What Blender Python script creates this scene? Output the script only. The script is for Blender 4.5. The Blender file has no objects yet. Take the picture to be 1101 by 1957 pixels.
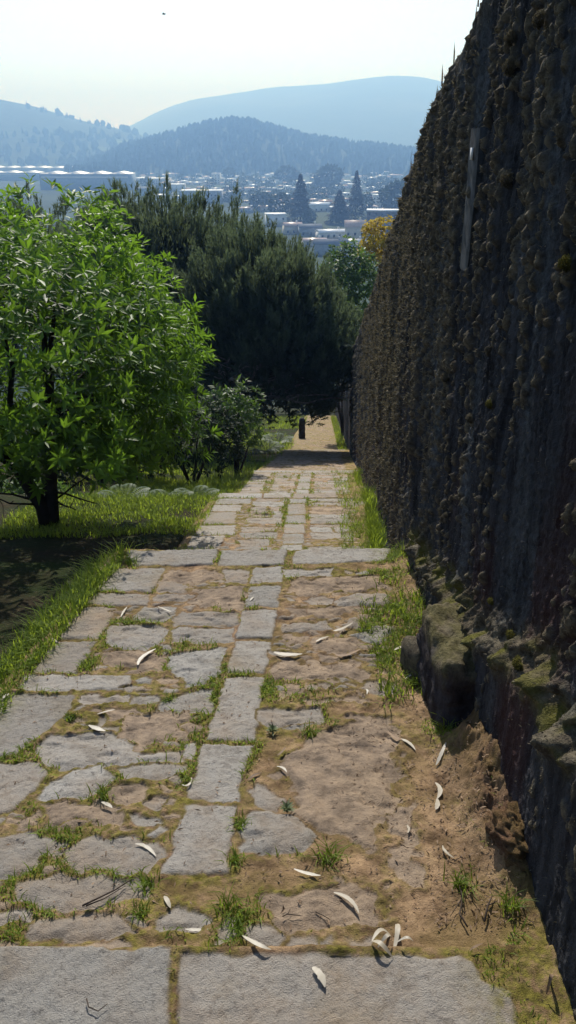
import bpy, math, random
import numpy as np
from mathutils import Vector, Matrix, Euler

random.seed(7)
RNG = np.random.default_rng(11)
SC = bpy.context.scene
COL = SC.collection

# ------------------------------------------------------------------ camera constants (photo is 1101 x 1957)
FPX, CX, CY = 1536.0, 550.5, 978.5
PITCH = math.radians(24.4)
CP, SP = math.cos(PITCH), math.sin(PITCH)
SUN_EL, SUN_AZ = math.radians(43), math.radians(-4.0)      # azimuth measured from +Y towards +X

def ray(px, py):
    v = (CY - py) / FPX
    return np.array([(px - CX) / FPX, CP + v * SP, -(SP - v * CP)])
def at_y(px, py, Y):
    r = ray(px, py); return r * (Y / r[1])
def at_d(px, py, D):
    return ray(px, py) * D
def on_level(px, py, z):
    r = ray(px, py); return r * (z / r[2])

# ------------------------------------------------------------------ object helpers
def tag(o, label=None, cat=None, group=None, kind=None):
    if label: o['label'] = label
    if cat: o['category'] = cat
    if group: o['group'] = group
    if kind: o['kind'] = kind
    return o
def empty(name, loc=(0, 0, 0), rz=0.0):
    o = bpy.data.objects.new(name, None); COL.objects.link(o)
    o.location = loc; o.rotation_euler = (0, 0, rz); o.empty_display_size = .1
    return o
def mesh(name, V, faces, mat, parent=None, attrs=None, smooth=False, loc=None):
    """faces: list of integer arrays (m,3) or (m,4)"""
    if not isinstance(faces, (list, tuple)): faces = [faces]
    faces = [np.asarray(f, dtype=np.int32) for f in faces if len(f)]
    V = np.asarray(V, dtype=np.float32)
    me = bpy.data.meshes.new(name)
    me.vertices.add(len(V)); me.vertices.foreach_set('co', V.ravel())
    nl = sum(f.size for f in faces); npoly = sum(len(f) for f in faces)
    me.loops.add(nl); me.polygons.add(npoly)
    me.loops.foreach_set('vertex_index', np.concatenate([f.ravel() for f in faces]))
    tot = np.concatenate([np.full(len(f), f.shape[1], np.int32) for f in faces])
    st = np.concatenate([[0], np.cumsum(tot)[:-1]]).astype(np.int32)
    me.polygons.foreach_set('loop_start', st)
    me.polygons.foreach_set('loop_total', tot)
    if smooth: me.polygons.foreach_set('use_smooth', np.ones(npoly, bool))
    me.update(calc_edges=True)
    me.validate()
    for k, a in (attrs or {}).items():
        at = me.attributes.new(k, 'FLOAT_COLOR', 'POINT')
        a = np.asarray(a, dtype=np.float32)
        if a.shape[1] == 3: a = np.c_[a, np.ones(len(a), np.float32)]
        at.data.foreach_set('color', a.ravel())
    if mat: me.materials.append(mat)
    o = bpy.data.objects.new(name, me); COL.objects.link(o)
    if parent: o.parent = parent
    if loc is not None: o.location = loc
    return o
def grid_faces(nu, nv):
    i = np.arange(nu - 1)[:, None] * nv + np.arange(nv - 1)[None, :]
    return np.stack([i, i + nv, i + nv + 1, i + 1], -1).reshape(-1, 4)

class MB:                                                # collects simple shapes into one mesh
    def __init__(s): s.v = []; s.q = []; s.t = []; s.n = 0
    def add(s, V, q=None, t=None):
        V = np.asarray(V, float)
        if q is not None and len(q): s.q.append(np.asarray(q) + s.n)
        if t is not None and len(t): s.t.append(np.asarray(t) + s.n)
        s.v.append(V); s.n += len(V)
    def box(s, c, d, rz=0.0):
        V = np.array([[x, y, z] for x in (-.5, .5) for y in (-.5, .5) for z in (-.5, .5)]) * np.array(d)
        if rz:
            c_, s_ = math.cos(rz), math.sin(rz)
            V = np.c_[V[:, 0] * c_ - V[:, 1] * s_, V[:, 0] * s_ + V[:, 1] * c_, V[:, 2]]
        s.add(V + np.array(c), q=[(0, 1, 3, 2), (4, 6, 7, 5), (0, 4, 5, 1), (2, 3, 7, 6), (0, 2, 6, 4), (1, 5, 7, 3)])
    def tube(s, pts, rad, n=7):
        pts = np.asarray(pts, float); rad = np.broadcast_to(np.asarray(rad, float), (len(pts),))
        tan = np.gradient(pts, axis=0); tan /= np.linalg.norm(tan, axis=1)[:, None] + 1e-9
        ref = np.array([.31, .17, .93]); 
        if abs(tan[0] @ ref) > .9: ref = np.array([1., .1, 0])
        u = np.cross(tan, ref); u /= np.linalg.norm(u, axis=1)[:, None] + 1e-9
        w = np.cross(tan, u)
        a = np.linspace(0, 2 * math.pi, n, endpoint=False)
        R = pts[:, None] + rad[:, None, None] * (np.cos(a)[None, :, None] * u[:, None] + np.sin(a)[None, :, None] * w[:, None])
        q = [(i * n + j, i * n + (j + 1) % n, (i + 1) * n + (j + 1) % n, (i + 1) * n + j) for i in range(len(pts) - 1) for j in range(n)]
        V = R.reshape(-1, 3); k = len(V)
        V = np.vstack([V, pts[0], pts[-1]])
        t = [(k, (j + 1) % n, j) for j in range(n)] + [(k + 1, (len(pts) - 1) * n + j, (len(pts) - 1) * n + (j + 1) % n) for j in range(n)]
        s.add(V, q=q, t=t)
    def build(s, name, mat, parent=None, smooth=False, loc=None, attrs=None):
        f = []
        if s.q: f.append(np.concatenate(s.q))
        if s.t: f.append(np.concatenate(s.t))
        return mesh(name, np.concatenate(s.v), f, mat, parent, attrs, smooth, loc)

# ------------------------------------------------------------------ numpy noise
def _h(ix, iy, iz, seed):
    n = (ix.astype(np.int64) * 374761393 + iy.astype(np.int64) * 668265263 + iz.astype(np.int64) * 2147483647 + seed * 974634777) & 0xffffffff
    n = ((n ^ (n >> 13)) * 1274126177) & 0xffffffff
    n = ((n ^ (n >> 16)) * 2246822519) & 0xffffffff
    return ((n ^ (n >> 15)) & 0xffffff) / float(0xffffff)
def vnoise(x, y, z=0.0, seed=0):
    x, y, z = np.broadcast_arrays(np.asarray(x, float), np.asarray(y, float), np.asarray(z, float))
    ix, iy, iz = np.floor(x), np.floor(y), np.floor(z)
    fx, fy, fz = x - ix, y - iy, z - iz
    fx, fy, fz = (f * f * f * (f * (f * 6 - 15) + 10) for f in (fx, fy, fz))
    r = 0
    for a in (0, 1):
        for b in (0, 1):
            for c in (0, 1):
                w = (fx if a else 1 - fx) * (fy if b else 1 - fy) * (fz if c else 1 - fz)
                r = r + w * _h(ix + a, iy + b, iz + c, seed)
    return r
def fbm(x, y, z=0.0, oct=4, seed=0, gain=.5):
    s, a, t = 0, 1.0, 0
    for i in range(oct):
        s = s + a * (vnoise(np.asarray(x) * 2**i, np.asarray(y) * 2**i, np.asarray(z) * 2**i, seed + i * 17) - .5); t += a; a *= gain
    return s / t * 2
def sstep(a, b, x):
    t = np.clip((np.asarray(x, float) - a) / (b - a), 0, 1); return t * t * (3 - 2 * t)

# ------------------------------------------------------------------ materials
class NT:
    def __init__(s, name):
        s.m = bpy.data.materials.new(name); s.m.use_nodes = True
        s.t = s.m.node_tree; s.t.nodes.clear()
        s.out = s.t.nodes.new('ShaderNodeOutputMaterial')
    def n(s, typ, props=None, **ins):
        nd = s.t.nodes.new(typ)
        for k, v in (props or {}).items(): setattr(nd, k, v)
        for k, v in ins.items():
            key = int(k[1:]) if k[0] == '_' and k[1:].isdigit() else k.replace('_', ' ')
            sk = nd.inputs[key]
            if isinstance(v, bpy.types.NodeSocket): s.t.links.new(v, sk)
            else: sk.default_value = v
        return nd
    def mix(s, a, b, f, mode='MIX'):
        nd = s.t.nodes.new('ShaderNodeMix'); nd.data_type = 'RGBA'; nd.blend_type = mode
        for sk, v in ((nd.inputs[0], f), (nd.inputs[6], a), (nd.inputs[7], b)):
            if isinstance(v, bpy.types.NodeSocket): s.t.links.new(v, sk)
            else: sk.default_value = v if not isinstance(v, tuple) else (*v[:3], 1)
        return nd.outputs[2]
    def math(s, op, a, b=0.0, clamp=False):
        nd = s.t.nodes.new('ShaderNodeMath'); nd.operation = op; nd.use_clamp = clamp
        for sk, v in ((nd.inputs[0], a), (nd.inputs[1], b)):
            if isinstance(v, bpy.types.NodeSocket): s.t.links.new(v, sk)
            else: sk.default_value = v
        return nd.outputs[0]
    def ramp(s, f, a, b):
        nd = s.t.nodes.new('ShaderNodeMapRange'); nd.interpolation_type = 'SMOOTHSTEP'
        nd.inputs[1].default_value = a; nd.inputs[2].default_value = b
        s.t.links.new(f, nd.inputs[0]); return nd.outputs[0]
    def pos(s): return s.n('ShaderNodeNewGeometry').outputs['Position']
    def objco(s): return s.n('ShaderNodeTexCoord').outputs['Object']
    def noise(s, scale, detail=4, rough=.6, vec=None, dist=0.0):
        nd = s.n('ShaderNodeTexNoise', Scale=scale, Detail=detail, Roughness=rough, Distortion=dist)
        s.t.links.new(vec if vec is not None else s.pos(), nd.inputs['Vector']); return nd.outputs[0]
    def scaled(s, sx, sy, sz, vec=None):
        nd = s.n('ShaderNodeMapping'); nd.inputs['Scale'].default_value = (sx, sy, sz)
        s.t.links.new(vec if vec is not None else s.pos(), nd.inputs['Vector']); return nd.outputs[0]
    def attr(s, name):
        nd = s.n('ShaderNodeAttribute'); nd.attribute_name = name
        sep = s.n('ShaderNodeSeparateColor', Color=nd.outputs['Color'])
        return sep.outputs[0], sep.outputs[1], sep.outputs[2], nd.outputs['Alpha'], nd.outputs['Color']
    def finish(s, color, rough=.85, bump=None, bstr=.4, bdist=.01, spec=.3):
        b = s.n('ShaderNodeBsdfPrincipled', Roughness=rough); b.inputs['Specular IOR Level'].default_value = spec
        for sk, v in ((b.inputs['Base Color'], color),):
            if isinstance(v, bpy.types.NodeSocket): s.t.links.new(v, sk)
            else: sk.default_value = (*v[:3], 1)
        if bump is not None:
            bn = s.n('ShaderNodeBump', Strength=bstr, Distance=bdist, Height=bump)
            s.t.links.new(bn.outputs[0], b.inputs['Normal'])
        s.t.links.new(b.outputs[0], s.out.inputs['Surface']); return s.m

def mat_simple(name, c, rough=.8, var=.25, scale=3.0, spec=.3, bump=0.0):
    t = NT(name); n = t.noise(scale, 5, .65)
    col = t.mix(tuple(np.array(c) * (1 - var)), tuple(np.array(c) * (1 + var)), t.ramp(n, .3, .7))
    return t.finish(col, rough, bump=n if bump else None, bstr=bump, spec=spec)

def mat_leaf(name, dark, light, trans, tcol, rough=.45, spec=.4):
    """leaves carry a 'tone' attribute (r = light/dark, g = extra yellow)"""
    t = NT(name); r, g, b, a, _ = t.attr('tone')
    c = t.mix(dark, light, r)
    tc = t.mix(tuple(np.array(tcol) * .6), tcol, r)
    p = t.n('ShaderNodeBsdfPrincipled', Roughness=rough); p.inputs['Specular IOR Level'].default_value = spec
    t.t.links.new(c, p.inputs['Base Color'])
    tr = t.n('ShaderNodeBsdfTranslucent'); t.t.links.new(tc, tr.inputs['Color'])
    mx = t.n('ShaderNodeMixShader', Fac=trans)
    t.t.links.new(p.outputs[0], mx.inputs[1]); t.t.links.new(tr.outputs[0], mx.inputs[2])
    t.t.links.new(mx.outputs[0], t.out.inputs['Surface']); return t.m

M = {}
def build_materials():
    # ---- path: cov = (stone, tint, brown, moss)
    t = NT('granite_and_earth'); st, ti, br, mo, _ = t.attr('cov')
    n1 = t.noise(2.2, 6, .65); n2 = t.noise(38, 5, .75); n3 = t.noise(260, 3, .7); n4 = t.noise(9, 5, .7)
    soil = t.mix((.13, .078, .042), (.52, .345, .20), t.ramp(n4, .3, .7))
    soil = t.mix(soil, t.mix((.045, .022, .014), (.20, .105, .065), t.ramp(n2, .3, .7)), t.math('MULTIPLY', ti, .9))
    soil = t.mix(soil, (.17, .12, .035), t.math('MULTIPLY', t.ramp(n1, .42, .62), .55))
    soil = t.mix(soil, (.34, .22, .13), t.math('MULTIPLY', t.ramp(n2, .58, .75), .5))
    stone = t.mix((.27, .256, .23), (.51, .48, .435), ti)
    stone = t.mix(stone, (.10, .095, .09), t.math('MULTIPLY', t.ramp(n2, .52, .72), .75))
    stone = t.mix(stone, (.45, .43, .40), t.math('MULTIPLY', t.ramp(n3, .56, .68), .75))
    stone = t.mix(stone, (.07, .065, .06), t.math('MULTIPLY', t.ramp(t.noise(150, 3, .6), .62, .72), .8))
    stone = t.mix(stone, (.16, .145, .125), t.math('MULTIPLY', t.ramp(n4, .48, .68), .6))
    stone = t.mix(stone, (.22, .18, .10), t.math('MULTIPLY', t.ramp(n1, .5, .68), .35))
    # worn, dirt-stained stones
    stone = t.mix(stone, t.mix((.18, .125, .082), (.50, .365, .245), t.ramp(n4, .3, .7)), t.math('MULTIPLY', br, .85))
    c = t.mix(soil, stone, st)
    moss = t.mix((.10, .095, .015), (.30, .265, .045), t.ramp(n2, .35, .65))
    c = t.mix(c, moss, t.math('MULTIPLY', mo, t.math('MULTIPLY', t.ramp(t.noise(22, 5, .7), .35, .6), .85)))
    # grit: small dark and pale specks
    c = t.mix(c, (.03, .024, .016), t.math('MULTIPLY', t.ramp(t.noise(70, 2, .5), .66, .72), t.math('SUBTRACT', .75, t.math('MULTIPLY', st, .5))))
    h = t.math('ADD', t.math('MULTIPLY', n2, .8), t.math('MULTIPLY', n3, .5))
    M['path'] = t.finish(c, .92, bump=h, bstr=1.0, bdist=.018, spec=.2)
    # ---- wall: cov = (lump, streak, up/moss, red)
    t = NT('mossy_earth_wall'); lu, sk, mo, rd, _ = t.attr('cov')
    v = t.scaled(5, 5, .9); ns = t.noise(3.0, 6, .7, v); nf = t.noise(30, 5, .7); nm = t.noise(120, 3, .7)
    c = t.mix((.013, .014, .018), (.078, .080, .090), t.ramp(ns, .3, .75))
    c = t.mix(c, (.075, .028, .022), t.math('MULTIPLY', rd, .5))
    c = t.mix(c, (.19, .215, .23), t.math('MULTIPLY', sk, t.ramp(nf, .3, .7)))
    lump = t.mix((.055, .044, .030), (.24, .20, .13), t.ramp(nf, .3, .7))
    c = t.mix(c, lump, t.math('MULTIPLY', lu, .9))
    c = t.mix(c, t.mix((.05, .05, .012), (.18, .17, .03), nf), mo)
    M['wall'] = t.finish(c, .95, bump=t.math('ADD', nf, t.math('MULTIPLY', nm, .4)), bstr=.9, bdist=.02, spec=.1)
    # ---- ground
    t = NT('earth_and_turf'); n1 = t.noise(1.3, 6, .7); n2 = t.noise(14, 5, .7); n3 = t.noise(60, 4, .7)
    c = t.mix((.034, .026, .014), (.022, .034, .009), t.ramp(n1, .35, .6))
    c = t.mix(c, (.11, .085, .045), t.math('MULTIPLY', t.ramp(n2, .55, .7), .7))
    far = t.noise(.006, 6, .7); f2 = t.noise(.05, 4, .6)
    c2 = t.mix((.018, .032, .014), (.05, .07, .03), t.ramp(far, .35, .65)); c2 = t.mix(c2, (.10, .10, .09), t.ramp(f2, .62, .75))
    sep = t.n('ShaderNodeSeparateXYZ', Vector=t.pos())
    c = t.mix(c, c2, t.ramp(sep.outputs[1], 60, 140))
    M['ground'] = t.finish(c, .95, bump=t.math('ADD', n2, n3), bstr=.6, bdist=.04, spec=.1)
    M['bark'] = mat_simple('dark_bark', (.028, .023, .019), .9, .5, 9, .15, .6)
    M['branch'] = mat_simple('grey_branch', (.20, .17, .145), .9, .5, 9, .15, .6)
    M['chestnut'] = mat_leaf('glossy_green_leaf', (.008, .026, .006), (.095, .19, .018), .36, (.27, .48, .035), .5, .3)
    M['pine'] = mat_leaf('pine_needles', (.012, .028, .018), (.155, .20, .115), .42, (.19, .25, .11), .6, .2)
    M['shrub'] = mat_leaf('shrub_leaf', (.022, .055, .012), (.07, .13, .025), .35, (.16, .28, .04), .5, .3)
    M['shrub_dark'] = mat_leaf('shrub_leaf_painted_shade', (.007, .016, .006), (.022, .045, .012), .14, (.04, .07, .015), .6, .15)  # darker copy of the shrub leaf, shade under the trees put into its colour
    M['yellow'] = mat_leaf('yellow_blossom', (.22, .17, .018), (.66, .48, .035), .4, (.72, .55, .05), .6, .2)
    M['grass'] = mat_leaf('grass_blade', (.05, .085, .014), (.17, .245, .032), .45, (.44, .56, .05), .55, .25)
    M['fern'] = mat_leaf('fern_frond', (.035, .07, .03), (.10, .15, .06), .35, (.18, .26, .06), .55, .25)
    M['dry'] = mat_leaf('dry_stalk', (.05, .036, .024), (.14, .10, .06), .2, (.14, .09, .04), .8, .1)
    M['fallen'] = mat_leaf('leaf_painted_gloss', (.34, .29, .21), (.62, .58, .49), .12, (.5, .42, .26), .5, .35)  # whitish from backlit gloss, put into the leaf colour
    M['fallen_dark'] = mat_leaf('brown_fallen_leaf', (.10, .06, .035), (.30, .20, .12), .1, (.2, .12, .05), .6, .25)
    M['rosette'] = mat_leaf('grey_green_rosette', (.10, .13, .06), (.26, .30, .17), .25, (.25, .3, .1), .6, .2)
    M['moss'] = mat_leaf('moss', (.03, .03, .010), (.13, .12, .03), .2, (.14, .13, .03), .9, .05)
    M['wallmoss'] = mat_leaf('wall_moss_crumbs', (.03, .026, .02), (.32, .28, .20), .2, (.22, .19, .11), .9, .05)
    M['twig'] = mat_simple('dry_twig', (.05, .035, .025), .85, .4, 30)
    M['plank'] = mat_simple('weathered_grey_board', (.05, .055, .06), .85, .5, 14, .2, .4)
    M['post'] = mat_simple('dark_granite_post', (.045, .04, .038), .9, .4, 18, .15, .5)
    M['metal'] = mat_simple('pale_tag', (.5, .5, .5), .4, .05)
    M['rock'] = mat_simple('brown_mossy_rock', (.085, .06, .035), .95, .5, 16, .1, .8)
    # ---- town
    for k, c in dict(white_wall=(.66, .64, .60), cream_wall=(.55, .48, .38), grey_wall=(.30, .31, .33), brick_wall=(.20, .11, .085), dark_wall=(.12, .10, .10),
                     white_roof=(.85, .84, .82), tile_roof=(.44, .22, .13), grey_roof=(.36, .37, .39), slate_roof=(.16, .17, .19), pink_roof=(.55, .38, .30), blue_wall=(.22, .27, .33)).items():
        M[k] = mat_simple(k, c, .8, .12, .6)
    for k in ('white_roof', 'grey_roof', 'pink_roof', 'tile_roof'):
        b_ = [n for n in M[k].node_tree.nodes if n.type == 'BSDF_PRINCIPLED'][0]; b_.inputs['Roughness'].default_value = .42; b_.inputs['Specular IOR Level'].default_value = .6
    M['window'] = mat_simple('dark_glass', (.035, .04, .05), .2, .1, 1, .5)
    M['town_tree'] = mat_leaf('town_foliage', (.014, .028, .012), (.05, .07, .025), .2, (.08, .11, .03), .7, .1)
    M['town_conifer'] = mat_leaf('dark_conifer', (.006, .011, .008), (.018, .028, .016), .1, (.03, .05, .02), .7, .1)
    # ---- hills
    def hillmat(name, a, b, cc, s):
        t = NT(name); n = t.noise(s, 6, .7); n2 = t.noise(s * 6, 5, .7); n3 = t.noise(s * .55, 5, .65)
        c = t.mix(a, b, t.ramp(n2, .35, .65)); c = t.mix(c, cc, t.ramp(n3, .52, .66))
        return t.finish(c, .95, bump=n2, bstr=.8, bdist=8, spec=.05)
    M['mountain'] = hillmat('distant_mountain_scrub', (.03, .045, .022), (.06, .07, .035), (.09, .09, .05), .0025)
    M['meadow_hill'] = hillmat('meadow_and_wood', (.02, .034, .014), (.045, .06, .022), (.13, .17, .055), .006)
    M['wooded_hill'] = hillmat('wooded_slope', (.016, .028, .014), (.035, .05, .022), (.05, .06, .03), .008)
    M['forest'] = mat_leaf('far_forest', (.012, .024, .012), (.032, .05, .022), .15, (.04, .06, .02), .8, .05)
build_materials()

# ------------------------------------------------------------------ camera, sun, sky
def setup():
    cam = bpy.data.cameras.new('camera'); co = bpy.data.objects.new('camera', cam); COL.objects.link(co)
    co.rotation_euler = (math.pi / 2 - PITCH, 0, 0)
    cam.sensor_fit = 'VERTICAL'; cam.sensor_height = 36; cam.lens = 36 * FPX / 1957
    cam.clip_start = .05; cam.clip_end = 20000
    SC.camera = co
    S = Vector((math.sin(SUN_AZ) * math.cos(SUN_EL), math.cos(SUN_AZ) * math.cos(SUN_EL), math.sin(SUN_EL)))
    L = bpy.data.lights.new('sun', 'SUN'); L.energy = 5.0; L.angle = math.radians(.53); L.color = (1, .95, .86)
    lo = bpy.data.objects.new('sun', L); COL.objects.link(lo); lo.rotation_euler = S.to_track_quat('Z', 'Y').to_euler()
    w = bpy.data.worlds.new('World'); SC.world = w; w.use_nodes = True
    nt = w.node_tree; bg = nt.nodes['Background']; sky = nt.nodes.new('ShaderNodeTexSky')
    sky.sky_type = 'NISHITA'; sky.sun_disc = False; sky.sun_elevation = SUN_EL; sky.sun_rotation = SUN_AZ
    sky.air_density = 1.0; sky.dust_density = .9; sky.ozone_density = 1.0; sky.altitude = 100
    nt.links.new(sky.outputs[0], bg.inputs[0]); bg.inputs[1].default_value = .145
    SC.view_settings.view_transform = 'Standard'; SC.view_settings.look = 'None'; SC.view_settings.exposure = 0; SC.view_settings.gamma = 1
    SC.render.engine = 'CYCLES'
    c = SC.cycles; c.max_bounces = 6; c.diffuse_bounces = 2; c.glossy_bounces = 2; c.transmission_bounces = 4; c.transparent_max_bounces = 6; c.volume_bounces = 0
    c.use_denoising = True
    c.caustics_reflective = False; c.caustics_refractive = False
    c.sample_clamp_indirect = 4
setup()
# ================================================================== PATH
# tread: y0, y1, z at y0, slope (down per metre)
TREADS = [(0.2, 1.66, -2.2, 0.0), (1.66, 4.95, -2.235, .095), (5.9, 9.84, -3.33, .223), (10.3, 15.65, -4.63, .291), (15.95, 23.9, -6.32, .30), (24.0, 49.0, -8.92, .264)]
def tread_z(i, y): y0, y1, z0, s = TREADS[i]; return z0 - s * (y - y0)
XL = lambda y: np.interp(y, [0, 3.3, 4.95, 7, 9.84, 12, 15.65, 18, 23.9, 37, 49], [-1.6, -1.30, -1.10, -1.0, -.88, -.81, -.69, -.5, -.10, .62, 1.2])
XW = lambda y: np.interp(y, [0, 1.6, 3, 4.95, 9.84, 15.65, 22.5, 23.9, 49, 60], [.80, .80, .80, .815, 1.17, 1.53, 1.85, 1.93, 3.0, 3.5])
XC = lambda y: np.interp(y, [0, 2, 4.65, 7.02, 9.84, 15.65, 24, 49], [-.42, -.315, -.135, .05, .15, .40, .85, 2.1])

def to_tread(i, pts):
    y0, y1, z0, s = TREADS[i]; out = []
    for px, py in pts:
        r = ray(px, py); k = (z0 + s * y0) / (r[2] + s * r[1]); out.append((r[0] * k, r[1] * k))
    return np.array(out)
def zA(*p): return [(x / 1.835, 1350 + y / 1.835) for x, y in p]
def zB(*p): return [(500 + x / 1.832, 1350 + y / 1.832) for x, y in p]
def zC(*p): return [(x / 1.835, 950 + y / 1.835) for x, y in p]
def zD(*p): return [(500 + x / 1.832, 950 + y / 1.832) for x, y in p]

# (polygon, height, edge width, brown, roughness of outline)
S1 = []
def stone(pts, h=.032, w=.035, brown=0., wob=.012): S1.append((pts, h, w, brown, wob))
strip = [[(308, 1679), (352, 1543), (457, 1543), (436, 1682)], [(353, 1538), (386, 1429), (482, 1429), (456, 1538)], [(388, 1423), (432, 1299), (508, 1298), (490, 1423)],
         [(433, 1294), (447, 1229), (519, 1229), (509, 1294)], [(448, 1225), (460, 1170), (530, 1169), (520, 1225)], [(461, 1166), (475, 1124), (538, 1124), (531, 1166)], [(476, 1120), (486, 1089), (545, 1088), (539, 1120)]]
for p in strip: stone(p, .045, .019, 0, .012)
for p in ([(240, 1056), (418, 1056), (410, 1085), (252, 1086)], [(422, 1056), (551, 1056), (546, 1085), (414, 1086)], [(561, 1056), (748, 1052), (740, 1077), (560, 1084)]): stone(p, .05, .018, 0, .011)
for p in ([(212, 1090), (316, 1090), (294, 1135), (180, 1133)], [(180, 1138), (291, 1138), (281, 1161), (148, 1163)], [(147, 1166), (229, 1166), (191, 1226), (112, 1223)], [(101, 1229), (188, 1231), (147, 1290), (64, 1290)],
          [(49, 1294), (248, 1294), (245, 1326), (28, 1326)], [(-40, 1330), (139, 1333), (133, 1370), (84, 1408), (40, 1445), (-60, 1456)], [(-90, 1463), (84, 1462), (92, 1484), (54, 1530), (22, 1556), (-90, 1572)]): stone(p, .038, .022, .15, .014)
for z in (zC((790, 262), (880, 262), (865, 310), (785, 305)), zC((560, 300), (665, 300), (650, 340), (565, 335)), zC((550, 345), (675, 345), (640, 370), (545, 368)), zC((500, 390), (615, 395), (585, 440), (465, 440)),
          zC((640, 410), (820, 410), (815, 455), (620, 460), (600, 440)), zC((390, 465), (540, 455), (600, 475), (555, 530), (500, 545), (385, 520)), zC((620, 470), (810, 462), (808, 520), (610, 520)),
          zC((275, 710), (450, 702), (455, 735), (280, 745)), zC((470, 710), (560, 710), (565, 735), (465, 738)), zC((560, 735), (690, 690), (740, 690), (735, 765), (620, 775), (555, 760)),
          zA((150, 165), (200, 105), (420, 115), (500, 165), (620, 165), (620, 200), (440, 212), (220, 225)), zA((430, 222), (640, 207), (655, 235), (560, 265), (430, 252)),
          zA((0, 468), (100, 455), (240, 480), (200, 520), (60, 600), (-60, 605), (-60, 480)), zA((235, 500), (330, 465), (560, 482), (555, 540), (500, 600), (320, 580), (225, 540)),
          zA((100, 620), (230, 592), (420, 610), (520, 640), (500, 690), (400, 705), (240, 715), (65, 700)), zA((-80, 727), (110, 727), (105, 775), (-80, 795)), zA((105, 772), (190, 737), (390, 730), (465, 768), (465, 810), (380, 830), (105, 818)),
          zA((550, 790), (580, 740), (650, 716), (715, 740), (725, 780), (690, 812), (560, 812)), zA((460, 390), (560, 395), (575, 430), (500, 435)), zA((870, 300), (910, 275), (985, 332), (960, 372), (875, 352)),
          zA((778, 752), (852, 752), (810, 838), (738, 850)), zA((872, 768), (950, 768), (990, 800), (970, 848), (830, 848)), zB((85, 797), (200, 797), (208, 848), (85, 850)), zB((216, 812), (270, 812), (270, 860), (212, 856)),
          zD((20, 765), (180, 755), (210, 790), (130, 824), (0, 805)), zB((0, 28), (180, 18), (210, 60), (100, 80), (0, 75)), zD((78, 262), (250, 257), (240, 285), (85, 290)), zD((70, 447), (230, 442), (240, 470), (75, 480)), zB((300, 815), (390, 830), (380, 868), (295, 866))):
    stone(z, .034, .05, .12, .022)
stone(zC((570, 572), (660, 548), (780, 540), (770, 620), (720, 660), (660, 672), (600, 600)), .05, .05, -.25, .025)      # pale tilted rock
stone(zA((170, 270), (260, 235), (350, 215), (395, 265), (320, 322), (150, 327)), .04, .05, -.2, .02)
stone(zA((872, 388), (940, 375), (1035, 390), (1095, 470), (1060, 518), (850, 522), (838, 450)), .06, .05, -.1, .018)     # block beside the strip
stone(zA((640, 140), (690, 135), (695, 170), (680, 195), (645, 190)), .035, .04, -.1, .01)
for z in (zC((590, 262), (780, 265), (775, 298), (660, 318), (580, 305)), zC((680, 335), (860, 320), (850, 398), (700, 395), (640, 372)), zC((370, 755), (530, 747), (540, 790), (370, 800)), zC((350, 560), (440, 540), (570, 560), (590, 610), (470, 625), (350, 600)),
          zA((140, 337), (300, 330), (430, 370), (490, 440), (430, 455), (260, 440), (150, 400)), zA((420, 60), (600, 20), (700, 60), (640, 125), (500, 160), (420, 110)), zA((20, 390), (130, 380), (150, 430), (20, 440)),
          zD((90, 300), (420, 272), (440, 330), (200, 350), (80, 342)), zD((140, 395), (260, 390), (380, 402), (240, 430), (140, 420)), zD((75, 492), (160, 487), (190, 510), (120, 532), (70, 522)), zD((40, 572), (350, 590), (385, 640), (200, 652), (30, 640)), zD((110, 720), (330, 690), (360, 720), (180, 745)),
          zD((200, 500), (330, 490), (380, 520), (300, 550), (180, 545)), zD((60, 670), (160, 660), (120, 700), (20, 730)),
          zB((45, 230), (150, 110), (330, 50), (470, 65), (485, 150), (470, 350), (400, 520), (300, 500), (230, 465), (120, 375)), zB((-10, 680), (100, 640), (300, 605), (420, 640), (420, 770), (60, 780)), zB((430, 380), (540, 360), (560, 640), (470, 620))):
    stone(z, .040, .07, 1.0, .045)
S0 = [([(-300, 1800), (329, 1819), (327, 1884), (325, 2100), (-300, 2100)], .03, .016, 0, .010), ([(345, 1821), (905, 1837), (925, 1876), (980, 1902), (990, 1960), (985, 2100), (336, 2100), (336, 1886)], .032, .016, 0, .010)]

def poly_sd(P, poly):
    """signed distance, positive inside"""
    n = len(poly); d = np.full(len(P), 1e9); ins = np.zeros(len(P), bool)
    for k in range(n):
        a, b = poly[k], poly[(k + 1) % n]; e = b - a; w = P - a
        t = np.clip((w @ e) / (e @ e + 1e-12), 0, 1); q = w - t[:, None] * e
        d = np.minimum(d, (q * q).sum(1))
        c1 = (a[1] <= P[:, 1]) & (b[1] > P[:, 1]); c2 = (a[1] > P[:, 1]) & (b[1] <= P[:, 1])
        cr = e[0] * w[:, 1] - e[1] * w[:, 0]
        ins ^= (c1 & (cr > 0)) | (c2 & (cr < 0))
    return np.sqrt(d) * np.where(ins, 1, -1)

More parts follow.
